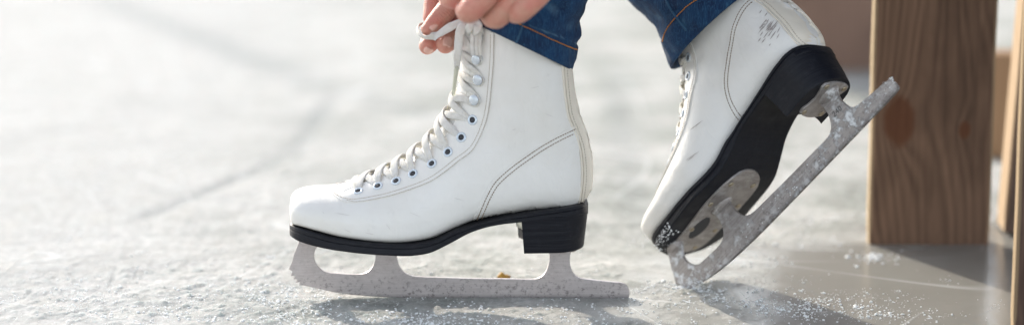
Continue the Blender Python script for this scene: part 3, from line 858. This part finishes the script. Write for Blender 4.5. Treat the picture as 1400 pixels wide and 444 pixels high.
for i, hp in enumerate(hkp):
    hx, hy = HK[i]
    for mirr in (False, True):
        h = .0030 if mirr else .0048
        ya = hy-8; yb_ = hy-34; ra = float(np.interp(ya, [36, 54, 70, 84, 97, 110, 124, 138, 152], [641, 636, 633, 631.5, 630, 628, 625, 621, 615])); rb_ = float(np.interp(yb_, [18, 36, 54, 70, 84, 97, 110, 124, 138, 152], [646, 641, 636, 633, 631.5, 630, 628, 625, 621, 615]))
        lo = L(ra+3, ya, .002)+Vector((-h, 0, 0)); hi = L(rb_+3, yb_, .002)+Vector((-h, 0, .001))
        lo2 = hit((ra+hx)/2-1, ya*.5+(hy+5)*.5, h*.6)[0]; hi2 = hit((rb_+hx)/2-1, yb_*.5+(hy-4)*.5, h*.9)[0]
        v_strand(hp, (hi, hi2), (lo, lo2), mirr)
over(eyp[7][0], mir(hkp[0][0]), .0046, mb=lm2, wd=.0068, th=.0026, w0=.0036)
over(mir(eyp[7][0]), hkp[0][0]+Vector((-.004, 0, .0)), .0038, mb=lm2, wd=.0066, th=.0026)
lm2.build('lace', lace_m, skate)
# tongue rising behind the laces
tg = []
TC = [(578, 203), (596, 186), (609, 168), (618, 150), (624, 132), (628, 114), (630, 97), (631, 80), (632, 64), (634, 48), (636, 32), (637, 20)]
for i, (x, y) in enumerate(TC):
    c = L(x, y, 0); hw = .014+.010*i/11; ring = []
    dr = Vector((-.93, 0, .3)) if i > 4 else Vector((-.72, 0, .68))
    for k in range(11):
        s = -1+2*k/10; ring.append(c+Vector((0, s*hw, 0))-dr*(.010*s*s)+dr*.0006)
    for k in range(10, -1, -1):
        s = -1+2*k/10; ring.append(c+Vector((0, s*hw*.98, 0))-dr*(.010*s*s)-dr*.0032)
    tg.append(ring)
V_, F_ = loft(tg); obj('tongue', V_, F_, leather, skate, True, 50)

# =================================================================== second skate
def kids(o): return [c for c in bpy.data.objects if c.parent == o]
def copy_tree(o, parent=None):
    c = o.copy(); COL.objects.link(c)
    if parent: c.parent = parent
    for ch in kids(o): copy_tree(ch, c)
    return c
bpy.context.view_layer.update()
MR = Matrix(((0.5721, 0.6817, -0.4560), (-0.3486, 0.7054, 0.6172), (0.7424, -0.1942, 0.6412)))
TR = Vector((0.2485, -0.024, 0.1007))
SC2 = .972
low = min((MR @ (v.co*SC2) + TR).z for v in blade.data.vertices)
TR.z -= low + .0032; MS = MR*SC2
skate2 = copy_tree(skate)
skate2.matrix_world = Matrix.Translation(TR) @ MS.to_4x4()
tag(skate2, 'tilted white figure skate balancing on its toe pick, black sole and plates showing', 'ice skate', 'pair of white figure skates')
for c in kids(skate2):
    if c.name.startswith('blade'):
        c.data = c.data.copy(); c.data.materials[0] = steel_snow
        for g in kids(c): g.data = g.data.copy(); g.data.materials[0] = steel_snow
        blade2 = c
    if c.name.startswith('boot'):
        boot2 = c
        for g in kids(c): bpy.data.objects.remove(g)
# marks on the second boot
# the other foot: its last curves the other way at the toe
XT0, XT1, XW = L(560, 340).x, L(397, 340).x, L(665, 340).x
def last_curve(v, d=.021):
    t = min(1, max(0, (v.x-XT0)/(XT1-XT0))); v = v.copy(); v.y *= .955
    if v.y < 0: v.y *= 1-.24*math.exp(-((v.x-XW)/.042)**2)*max(0, 1-v.z/.15)
    k = min(1, max(0, (v.z-.060)/.07)); v.y *= 1+.16*k; v.x -= .0055*k
    v.y += d*t*t*(3-2*t)*.7+d*.3*t; return v
done = {}
def bend(o):
    if o.name.startswith('blade'): return
    loc = o.data.name
    if loc not in done:
        nd = o.data.copy(); done[loc] = nd
        for v in nd.vertices: v.co = last_curve(v.co)
    o.data = done[loc]
    for g in kids(o): bend(g)
for c in kids(skate2): bend(c)
BV2 = BVHTree.FromPolygons([MS @ last_curve(v) + TR for v in bootV], bootF)
Minv = (Matrix.Translation(TR) @ MS.to_4x4()).inverted()
def hit2(px, py, lift=.0014):
    d = ray(px, py).normalized(); loc, n, i, dd = BV2.ray_cast(CAM, d)
    if loc is None: loc, n = BV2.find_nearest(P(px, py, .08))[:2]
    if n.dot(d) > 0: n = -n
    return Minv @ (loc+n*lift)
segs = []
for i in range(34):
    cx, cy = random.gauss(1049, 6.5), random.gauss(36, 10); ln = random.uniform(2, 9); segs.append(((cx-ln*.45, cy+ln*.6), (cx+ln*.45, cy-ln*.6)))
segs += [((1063, 46), (1067, 38)), ((1062, 54), (1066, 47)), ((1040, 50), (1044, 44)), ((939, 219), (957, 207)), ((941, 220), (950, 213)), ((945, 178), (962, 165))]
scuffs(segs, hit2, scuff_m, boot2, w0=.00045)
# snow packed on the sole plate and blade
ms = MB()
for i in range(330):
    if random.random() < .35:
        px = random.uniform(409, 470); x = L(px, 340, 0).x; hw = fx(PLs, px); p = Vector((x, -hw+random.random()**2*hw*1.5, sole_section(px)[3]-.0012))
        p = last_curve(p)
        if random.random() < .5: p = last_curve(Vector((L(px, 340, 0).x, -hw-.0004, sole_section(px)[3]+random.uniform(0, .006))))
    else:
        px = random.choice([random.gauss(855, 4), random.uniform(430, 850), random.uniform(395, 440)]); x = L(px, 395, 0).x
        zt = L(px, 384 + random.random()*18, 0).z; p = Vector((x, -.0020, zt))
        if px > 852: p = Vector((L(859, 390, 0).x+random.gauss(0, .0006), random.uniform(-.002, .002), L(859, random.uniform(386, 405), 0).z))
        if random.random() < .3: p = Vector((L(random.uniform(400, 430), 385, 0).x, -.002, L(410, random.uniform(372, 392), 0).z))
    crumb(ms, p, random.uniform(.0003, .0010))
sn = ms.build('clinging_snow', snow_m, skate2); sn['kind'] = 'stuff'
# size stamp on the heel stanchion
tc = bpy.data.curves.new('t', 'FONT'); tc.body = '240'; tc.size = .0075; tc.extrude = .00008; tc.align_x = 'CENTER'
to = bpy.data.objects.new('t', tc); COL.objects.link(to); bpy.context.view_layer.update()
tm = bpy.data.meshes.new_from_object(to.evaluated_get(bpy.context.evaluated_depsgraph_get())); bpy.data.objects.remove(to)
so2 = bpy.data.objects.new('size_stamp', tm); COL.objects.link(so2); so2.parent = blade2
tm.materials.append(simple('stamped_dark', (.10, .10, .10), .6)); so2.location = (L(765, 368, 0).x, -.00203, L(765, 368, 0).z); so2.rotation_euler = (pi/2, 0, 0)

# =================================================================== PERSON
person = empty('person', (.30, .1, 0))
tag(person, 'person in rolled blue jeans bending down, both hands tying the lace of one skate', 'person')
def ringpx(E1, E2, yd, b, off=(0, 0), n=72):
    mx, my = (E1[0]+E2[0])/2, (E1[1]+E2[1])/2; C = P(mx, my, yd); U = (P(*E2, yd)-P(*E1, yd))/2
    Vn = P(mx+off[0], my+off[1], yd-b)-C
    return C, U, Vn
def leg(rings_spec, seed, n=72, per=9, hemroll=True):
    R = []
    for E1, E2, yd, b, off in rings_spec:
        C, U, Vn = ringpx(E1, E2, yd, b, off); R.append([*C, *U, *Vn])
    R = np.array(R); RR = interp_rows(R, (len(R)-1)*per+1); out = []
    for i, r in enumerate(RR):
        C, U, Vn = Vector(r[:3]), Vector(r[3:6]), Vector(r[6:9]); ring = []
        amp = min(1, .35+i/14)
        for j in range(n):
            a = 2*pi*j/n; rad = U*cos(a)+Vn*sin(a); p = C+rad; d = rad.normalized()
            w_ = mn.noise(Vector((p.x*26+seed, p.y*26, p.z*60)))*.0042*amp+mn.noise(Vector((p.x*70, p.y*70+seed, p.z*110)))*.0013*amp
            if i <= 9: w_ = w_*.8+.0012+.0006*sin(a*46+i*.55+3*mn.noise(p*30))*(1 if i > 0 else .4)
            elif i == 10: w_ -= .0006
            w_ += .0024*sin((p.z*cos(.5)+p.x*sin(.5))*190+mn.noise(p*18)*3)*amp*.5
            ring.append(p+d*w_)
        out.append(ring)
    if hemroll:   # turned-in hem with a rolled lip
        C = Vector(RR[0][:3]); nx_ = (Vector(RR[1][:3])-C)
        inner = []
        for k, (s, h) in enumerate(((.985, -.0012), (.955, -.0012), (.935, .002), (.93, .03))):
            inner.append([C+(p-C)*s+nx_.normalized()*h for p in out[0]])
        out = inner[::-1]+out
    return out
front_spec = [((651, 31), (781.5, 94), 0, .0500, (0, 0)), ((650, 10), (789, 64), 0, .0505, (0, 0)), ((647, -20), (797, 26), 0, .0520, (0, 0)), ((640, -62), (808, -25), 0, .054, (0, 0)),
              ((610, -170), (815, -150), 0, .062, (0, 0)), ((570, -300), (795, -290), -.01, .070, (0, 0)), ((560, -420), (770, -440), -.01, .066, (0, 0))]
rear_spec = [((919, 93), (1066, -36), .082, .070, (-11, -9)), ((906, 62), (1047, -66), .084, .069, (-11, -10)), ((893, 38), (1032, -98), .090, .066, (-11, -10)), ((860, 5), (1010, -135), .11, .060, (-12, -8)),
             ((800, -85), (960, -215), .14, .066, (-8, -6)), ((690, -230), (860, -360), .15, .070, (-4, -4)), ((600, -370), (760, -480), .15, .066, (0, 0))]
fr = leg(front_spec, 3.1); rr = leg(rear_spec, 8.7)
jm = MB(); V_, F_ = loft(fr, False, True); jm.add(V_, F_); V_, F_ = loft(rr, False, True); jm.add(V_, F_)
def caps(list_): # list of (pts, radii) -> joined closed tubes
    m = MB()
    for pts, rad in list_:
        c = crom([list(p)+[r] for p, r in zip(pts, rad)], max(6, len(pts)*5)); V, Fc = tube([Vector(q[:3]) for q in c], [q[3] for q in c], 14); m.add(V, Fc)
    return m
kf = P(665, -430, -.01); kr = P(680, -425, .15); hip1 = Vector((.46, -.03, .56)); hip2 = Vector((.46, .16, .56))
th = caps([([kf, kf.lerp(hip1, .5), hip1], [.066, .08, .10]), ([kr, kr.lerp(hip2, .5), hip2], [.066, .08, .10]), ([hip1, hip2], [.12, .12]), ([(.46, .065, .55), (.45, .065, .68)], [.14, .135])])
V_, F_ = eval_mesh(th.V, th.F, [('REMESH', dict(mode='VOXEL', voxel_size=.012)), ('SMOOTH', dict(iterations=4))]); jm.add(V_, F_)
BVJ = BVHTree.FromPolygons(jm.V, jm.F)
def hitj(px, py, lift=.0006):
    d = ray(px, py).normalized(); loc, n, i, dd = BVJ.ray_cast(CAM, d)
    if loc is None: loc, n = BVJ.find_nearest(P(px, py, -.04))[:2]
    if n.dot(d) > 0: n = -n
    return loc+n*lift, n

# --- hands
def X(px, py, y): return P(px, py, y)
FR_ = 1.0
handB = []   # upper hand, back of the curled fingers towards the viewer
def fng(lst, pts, rad): lst.append(([X(*p) for p in pts], rad))
fng(handB, [(690, -88, -.085), (658, -44, -.094), (622, -5, -.090), (614, -8, -.074), (628, -22, -.062)], [.0112, .0098, .0093, .0088, .0078])
fng(handB, [(718, -92, -.090), (690, -38, -.108), (645, 12, -.112), (640, 8, -.085), (655, -12, -.069)], [.0112, .0104, .0100, .0092, .0080])
fng(handB, [(746, -88, -.092), (724, -32, -.106), (680, 21, -.103), (671, 15, -.086), (686, -6, -.070)], [.0112, .0104, .0100, .0092, .0080])
fng(handB, [(772, -78, -.090), (754, -30, -.108), (712, 14, -.113), (701, 9, -.083), (716, -8, -.069)], [.0106, .0098, .0094, .0086, .0076])
handB += [([X(692, -88, -.085), X(790, -185, -.075)], [.0130, .024]), ([X(718, -92, -.088), X(795, -190, -.075)], [.0140, .024]), ([X(744, -88, -.090), X(800, -188, -.075)], [.0140, .024]), ([X(768, -78, -.088), X(810, -180, -.075)], [.0130, .024]),
          ([X(740, -120, -.080), X(770, -150, -.078)], [.026, .028]),
          ([X(775, -150, -.055), X(715, -85, -.058), X(672, -45, -.062), X(640, -18, -.068)], [.019, .0135, .0112, .0095]),   # thumb
          ([X(795, -185, -.075), X(850, -270, -.07), X(900, -370, -.07)], [.027, .029, .036])]
handA = []   # far hand, finger tips under the loop
fng(handA, [(660, -75, .010), (637, -22, .004), (612, 12, -.006), (595, 30, -.012), (584, 40, -.016)], [.0115, .0102, .0096, .0080, .0056])
fng(handA, [(628, -75, .032), (604, -26, .026), (593, 4, .018), (589, 24, .010)], [.0110, .0095, .0085, .0072])
fng(handA, [(650, -60, .040), (622, -8, .038), (604, 34, .022), (590, 55, .008), (584.5, 63, .002)], [.0110, .0098, .0094, .0088, .0078])
fng(handA, [(668, -55, .036), (646, 2, .040), (630, 36, .022), (616, 53, .004), (609, 61, -.003)], [.0112, .0100, .0096, .0092, .0082])
fng(handA, [(684, -55, .040), (662, 0, .046), (648, 40, .030), (640, 62, .016), (637.5, 74, .010)], [.0105, .0090, .0085, .0080, .0070])
handA += [([X(628, -75, .034), X(690, -170, .045)], [.0125, .024]), ([X(650, -60, .040), X(695, -172, .045)], [.0135, .024]), ([X(668, -55, .038), X(702, -172, .045)], [.0135, .024]), ([X(684, -55, .042), X(710, -170, .045)], [.0125, .024]),
          ([X(664, -90, .028), X(690, -140, .035)], [.022, .026]), ([X(660, -75, .012), X(695, -150, .03)], [.015, .024]),
          ([X(700, -170, .045), X(760, -270, .06), X(820, -370, .08)], [.027, .029, .036])]
bodyM = MB(); handmeshes = []
for H in (handA, handB):
    nf = 4 if H is handB else 0
    hm = caps(H[nf:]); V_, F_ = eval_mesh(hm.V, hm.F, [('REMESH', dict(mode='VOXEL', voxel_size=.0009)), ('SMOOTH', dict(iterations=3, factor=.5))])
    for pts, rad in H[:nf]:
        c_ = crom([list(p)+[r*1.07] for p, r in zip(pts, rad)], 90)
        v2, f2_ = tube([Vector(q[:3]) for q in c_], [q[3] for q in c_], 40); b0 = len(V_); V_ = V_+[Vector(v) for v in v2]; F_ = F_+[tuple(b0+i for i in f) for f in f2_]
    # knuckle creases: rings across each finger near the joints
    joints = []
    for pts, rad in H[:5]:
        for i in range(1, len(pts)-1):
            d = (pts[i+1]-pts[i-1]).normalized(); joints.append((pts[i], d, rad[i]))
    for v in V_:
        for c, d, r in joints:
            w_ = v-c
            if w_.length < r*1.6:
                s = w_.dot(d); k = math.exp(-(w_.length/(r*1.3))**2*.6)
                rad_ = (w_-d*s)
                if rad_.length > 1e-5: v -= rad_.normalized()*(.00045*k*sin(s*2900+2*mn.noise(v*160))*(1 if abs(s) < r*.9 else 0))
    BVh = BVHTree.FromPolygons(V_, F_); handmeshes.append(BVh); bodyM.add(V_, F_)
# the rest of the figure, above the picture
sh1 = Vector((.16, -.13, .80)); sh2 = Vector((.16, .24, .80)); nk = Vector((.12, .05, .86)); hd = Vector((.02, .05, .98))
elB = X(960, -440, -.12); elA = X(880, -440, .18); wB = X(900, -370, -.07); wA = X(820, -370, .08)
arms = [([wB, elB, sh1], [.034, .042, .052]), ([wA, elA, sh2], [.034, .042, .052])]
tor = [([(.45, .055, .62), (.36, .055, .74), (.20, .055, .80)], [.13, .13, .125]), ([sh1, sh2], [.07, .07]), ([(.20, .055, .80), nk, nk.lerp(hd, .5)], [.09, .055, .052])]
leg_in = [([kf, hip1], [.055, .085]), ([kr, hip2], [.055, .085]), ([P(712, 20, 0), P(725, -100, 0), kf], [.034, .040, .052]), ([P(992, 0, .118), P(880, -190, .14), kr], [.034, .042, .052])]
head = [([hd+Vector((.012, 0, .03)), hd+Vector((-.012, 0, -.03))], [.088, .070]), ([hd+Vector((-.02, 0, -.07)), hd+Vector((-.05, 0, -.06))], [.045, .034]),
        ([hd+Vector((-.088, 0, .0)), hd+Vector((-.112, 0, -.03))], [.010, .014]), ([hd+Vector((0, -.084, .01)), hd+Vector((0, -.088, -.03))], [.013, .009]), ([hd+Vector((0, .084, .01)), hd+Vector((0, .088, -.03))], [.013, .009]),
        ([hd+Vector((-.086, -.018, -.062)), hd+Vector((-.090, 0, -.060)), hd+Vector((-.086, .018, -.062))], [.008, .010, .008])]
bm_ = caps(arms+tor+leg_in+head); V_, F_ = eval_mesh(bm_.V, bm_.F, [('REMESH', dict(mode='VOXEL', voxel_size=.009)), ('SMOOTH', dict(iterations=3))]); bodyM.add(V_, F_)
person_inv = Matrix.Translation(-person.location)
def pchild(name, V, Fc, mat, parent, sharp=None):
    return obj(name, [Vector(v)-Vector(person.location) for v in V], Fc, mat, parent, True, sharp)
body = pchild('body', bodyM.V, bodyM.F, skin, person)
jeans = pchild('jeans', jm.V, jm.F, denim, person)
jk = caps([([wB.lerp(elB, .15), elB, sh1], [.050, .058, .070]), ([wA.lerp(elA, .15), elA, sh2], [.050, .058, .070]), ([(.47, .055, .60), (.36, .055, .74), (.20, .055, .80)], [.155, .155, .145]), ([sh1, sh2], [.085, .085]), ([(.18, .055, .82), nk], [.10, .075])])
V_, F_ = eval_mesh(jk.V, jk.F, [('REMESH', dict(mode='VOXEL', voxel_size=.012)), ('SMOOTH', dict(iterations=4))]); pchild('jacket', V_, F_, jacket_m, person)
hr = caps([([hd+Vector((.030, 0, .045)), hd+Vector((.045, 0, -.02))], [.090, .075])]); V_, F_ = eval_mesh(hr.V, hr.F, [('REMESH', dict(mode='VOXEL', voxel_size=.008))]); pchild('hair', V_, F_, hair_m, person)
eye_m = simple('eye', (.05, .03, .02), .1)
for s in (-1, 1):
    V_, F_ = disc(hd+Vector((-.080, s*.031, .012)), Vector((-1, 0, 0)), [(.011, 0), (.010, .004), (.004, .008)]); pchild('eye', V_, F_, eye_m, body)
# fingernails
def nail(px, py, BVh, ax, ln, wd):
    """curved nail plate lying on the finger; ax = direction towards tip in pixels."""
    d = ray(px, py).normalized(); loc, n, i, dd = BVh.ray_cast(CAM, d)
    if loc is None: return
    if n.dot(d) > 0: n = -n
    t = (P(px+ax[0], py+ax[1], loc.y)-P(px, py, loc.y)).normalized(); t = (t-n*t.dot(n)).normalized(); b = n.cross(t)
    V = []; nu, nv = 9, 9
    for i in range(nu):
        for j in range(nv):
            s = -1+2*i/(nu-1); r = -1+2*j/(nv-1); wl = (1-.35*abs(s)**3); 
            q = loc+t*(s*ln/2)+b*(r*wd/2*wl)+n*(.0009-.0016*r*r)
            V.append(q)
    for i in range(nu):
        for j in range(nv): V.append(V[i*nv+j]-n*.0009)
    N = nu*nv; Fc = [(i*nv+j, i*nv+j+1, (i+1)*nv+j+1, (i+1)*nv+j) for i in range(nu-1) for j in range(nv-1)]
    bd = [i*nv for i in range(nu)]+[(nu-1)*nv+j for j in range(1, nv)]+[i*nv+nv-1 for i in range(nu-2, -1, -1)]+[j for j in range(nv-2, 0, -1)]
    for k in range(len(bd)): Fc.append((bd[k], bd[(k+1) % len(bd)], bd[(k+1) % len(bd)]+N, bd[k]+N))
    pchild('fingernail', V, Fc, nail_m, body)
nail(613, 57, handmeshes[0], (-5, 10), .0095, .0085)
nail(586, 70, handmeshes[0], (-3, 8), .0060, .0085)
nail(594, 37, handmeshes[0], (-10, 7), .0085, .0060)
# cuff stitching and seams
def jstitch(line, step, ln, wd, mat, name='cuff_stitching', off=.0004):
    m = MB(); Aq = crom([(x, y, 0) for x, y in line], 240); pts = [hitj(q[0], q[1], off) for q in Aq]
    dist = [0]
    for i in range(1, len(pts)): dist.append(dist[-1]+(pts[i][0]-pts[i-1][0]).length)
    s = 0
    while s+ln < dist[-1]:
        i = np.searchsorted(dist, s); j = min(np.searchsorted(dist, s+ln), len(pts)-1); a, n = pts[i]; b, _ = pts[j]
        if .0006 < (b-a).length < .01:
            V, Fc = tube([a, (a+b)/2+n*wd*.4, b], [wd*.35, wd*.5, wd*.35], 6, False); m.add(V, Fc)
        s += step
    return pchild(name, m.V, m.F, mat, jeans)
jstitch([(700, 29), (708, 32.5), (725, 40), (738, 46), (750, 52), (768, 60), (788, 68)], .0024, .0019, .0012, orange_thread)
jstitch([(953, 0), (935, 13), (927, 21), (919, 30), (912, 41), (908.6, 48), (906, 58)], .0024, .0019, .0012, orange_thread)
seam_m = simple('denim_seam', (.02, .07, .14), .9, 0, (500, .0006, .8))
def seam(line, r, mat=seam_m, name='seam'):
    Aq = crom([(x, y, 0) for x, y in line], 60); pts = [hitj(q[0], q[1], .0001)[0] for q in Aq]
    V, Fc = tube(pts, r, 8); pchild(name, V, Fc, mat, jeans)
seam([(717, 29), (713, 40), (709, 52), (706, 58)], .0012)
seam([(911, 0), (915, 9), (920, 17), (929, 29), (938, 41)], .0013)

# --- lace bow: knot, pinched loop, hanging end (part of the first skate)
cn = Vector((0, -1, .25))
def rib_px(pts, wds, norms, th=.0016, n=90):
    mbx = MB(); V, Fc = ribbon([L(*p) for p in pts], norms, wds, th, n); mbx.add(V, Fc); return mbx
bowm = MB()
for pts, wds, nn in (
    ([(642, 34, -.022), (633, 31, -.026), (620, 35, -.027), (609, 41, -.027), (598, 48, -.026), (588, 51.5, -.024), (579, 50, -.018), (572.5, 44, -.010), (571.5, 37, -.002), (577, 33.5, .004), (586, 36, .004), (600, 40, .002), (618, 38, -.004), (636, 33, -.012)],
     [.0060, .0072, .0080, .0082, .0080, .0078, .0078, .0080, .0082, .0078, .0075, .0072, .007, .006],
     [(0, -1, .5), (0, -.9, .6), (.1, -.8, .7), (.2, -.7, .8), (.1, -.6, .9), (-.1, -.6, -.8), (-.6, -.5, -.8), (-1, -.3, -.2), (-.9, .1, .5), (-.3, .2, 1), (0, .2, 1), (0, .1, 1), (0, 0, 1), (0, 0, 1)]),):
    V, Fc = ribbon([L(*p) for p in pts], [Vector(q).normalized() for q in nn], wds, .0016, 120); bowm.add(V, Fc)
bowm.build('lace_loop', lace_m, skate)
V_, F_ = ribbon([L(641, 32, -.024), L(634, 34, -.031), L(629, 44, -.033), L(627, 58, -.032), L(625.5, 75, -.031), L(624.5, 88, -.030), L(624, 96, -.030)],
                [Vector(q) for q in ((0, -.6, .8), (0, -.8, .5), (-.2, -1, .1), (-.3, -1, 0), (-.1, -1, 0), (.2, -1, 0), (.2, -1, 0))], [.006, .0078, .0080, .0076, .0072, .0058, .0036], .0017, 80)
end = obj('lace_end', V_, F_, lace_m, skate)
V_, F_ = tube([L(624.2, 93, -.030), L(623, 104, -.030), L(621.3, 117, -.030), L(620, 129, -.030)], [.0021, .0018, .0016, .0015], 10)
obj('aglet', V_, F_, simple('aglet_plastic', (.62, .62, .50), .25, 0, None, Transmission_Weight=.35), end)
kn = MB()
for pts, wds in (([(637, 32, -.012), (642, 30, -.028), (649, 33, -.034), (655, 40, -.034), (658, 47, -.030)], [.006, .0075, .0085, .0075, .006]),
                 ([(650, 30, -.028), (645, 34, -.036), (641, 39, -.036), (640, 44, -.030), (645, 48, -.026)], [.005, .007, .0075, .007, .005]),
                 ([(644, 46, -.028), (650, 42, -.037), (654, 36, -.037), (652, 30, -.030)], [.005, .0075, .0075, .005])):
    V, Fc = ribbon([L(*p) for p in pts], [Vector((-.3, -1, .2))]*len(pts), wds, .0028, 50); kn.add(V, Fc)
for x0 in (647, 652.5, 657):
    V, Fc = ribbon([L(x0-2, 36, -.031), L(x0-1, 48, -.0345), L(x0-1.5, 62, -.036), L(x0-.5, 76, -.0355)], [Vector((-.2, -1, 0))]*4, [.004, .0036, .0034, .003], .0016, 40); kn.add(V, Fc)
kn.build('lace_knot', lace_m, skate)

# =================================================================== BENCH and boards
def board(name, x0, x1, y0, thick, z0, z1, mat, parent, rot=None, bev=.0025, seed=0):
    """upright board; front face at y0; slightly irregular arris."""
    nz = 24; rings = []
    for i in range(nz+1):
        z = z0+(z1-z0)*i/nz; e = bev; jit = lambda k: .0007*mn.noise(Vector((k*7+seed, z*14, 0)))
        a, b = x0+jit(1), x1+jit(2)
        ed = .0015 if i in (0, nz) else 0
        rings.append([Vector(p) for p in ((a+e, y0+ed, z), (b-e, y0+ed, z), (b-ed*.5, y0+e, z), (b-ed*.5, y0+thick-e, z), (b-e, y0+thick, z), (a+e, y0+thick, z), (a+ed*.5, y0+thick-e, z), (a+ed*.5, y0+e, z))])
    V, Fc = loft(rings)
    if rot: V = [rot @ v for v in V]
    return obj(name, V, Fc, mat, parent, True, 25)
bench = empty('wooden_bench', (.60, .1, 0)); tag(bench, 'rough brown plank bench with broad upright board legs standing on the ice', 'bench')
def BX(px, y, py=333): return P(px, py, y).x-.60
g1 = G(1270, 334.5); yb = g1.y-.1
xk = BX(1229, g1.y, 170)
zk = lambda py, y: P(1229, py, y).z
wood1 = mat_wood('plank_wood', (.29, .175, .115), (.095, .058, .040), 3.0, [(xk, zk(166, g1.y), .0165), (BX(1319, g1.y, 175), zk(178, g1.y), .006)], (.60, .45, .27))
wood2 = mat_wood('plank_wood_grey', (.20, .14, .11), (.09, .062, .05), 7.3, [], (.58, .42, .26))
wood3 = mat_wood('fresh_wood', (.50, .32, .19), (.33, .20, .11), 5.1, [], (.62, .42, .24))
board('leg', BX(1187.5, g1.y), BX(1353, g1.y), yb, .021, .0, .44, wood1, bench, seed=1)
g2 = G(1395, 330); yb2 = g2.y-.1
board('leg', BX(1390, -.13, 333), BX(1390, -.13, 333)+.13, -.13-.1, .018, .0, .44, mat_wood('plank_wood_near', (.18, .11, .08), (.07, .043, .034), 1.7, [(BX(1391, -.13, 333)+.02, .035, .01)], (.58, .42, .25)), bench, seed=2)
# slanted brace, its sunlit edge to the left
rb = Matrix.Rotation(radians(3.0), 4, 'Y'); pivot = Vector((BX(1377, .21), yb+.03, 0))
T_ = Matrix.Translation(pivot) @ rb @ Matrix.Translation(-pivot)
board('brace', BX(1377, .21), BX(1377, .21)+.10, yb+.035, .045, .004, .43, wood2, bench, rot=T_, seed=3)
# seat planks
for k in range(3):
    y = -.14+k*.145-.1; mbx = MB(); mbx.box((.28, y+.07, .457), .86, .138, .032)
    mbx.build('seat_plank', wood2, bench, False)
far = empty('wooden_board', (.5, 1.1, 0)); tag(far, 'dark brown board standing upright in the blurred background behind the raised heel', 'board')
g3 = G(1130, 98)
board('panel', P(1052, 98, g3.y).x-.5, P(1352, 98, g3.y).x-.5, g3.y-1.1, .035, 0, .6, mat_wood('far_board_wood', (.32, .21, .16), (.20, .13, .10), 9.9), far, seed=5)
tan = empty('wooden_board', (.5, .6, 0)); g4 = G(1368, 216)
tag(tan, 'short orange tan sunlit board seen in the gap beside the bench leg', 'board')
board('panel', P(1340, 216, g4.y).x-.5, P(1385, 216, g4.y).x-.5+.04, g4.y-.6, .03, 0, P(1368, 74, g4.y).z, wood3, tan, rot=Matrix.Translation(Vector((.0, g4.y-.6, 0))) @ Matrix.Rotation(0, 4, 'Z') @ Matrix.Translation(-Vector((.0, g4.y-.6, 0))), seed=6)

# =================================================================== leaf scrap behind the blade
lc = G(689, 385); lf = MB(); rings = []
for i in range(13):
    t = i/12; wd = .0042*sin(pi*min(max(t, .04), .96))**.6; x = -.006+.012*t; ring = []
    for k in range(12):
        a = 2*pi*k/12; ring.append(Vector((x, wd*cos(a)*1.1, .0048+wd*sin(a)*.9+.0012*sin(t*7)))+Vector((0, 0, .0008*mn.noise(Vector((t*6, a, 2))))))
    rings.append(ring)
V_, F_ = loft(rings)
lm_ = M('dry_husk'); lm_.set(Base_Color=lm_.mix(lm_.ramp(lm_.noise(260, 4, .7), [(.35, 0.0), (.65, 1.0)]), (.22, .10, .02), (.75, .45, .08)), Roughness=.6); lm_.bump(lm_.noise(400, 3, .6), .0006, .8)
lo_ = obj('seed_husk', V_, F_, lm_.m); lo_.location = (lc.x, lc.y, 0)
tag(lo_, 'small golden brown seed husk lying on the ice behind the flat skate blade', 'husk')
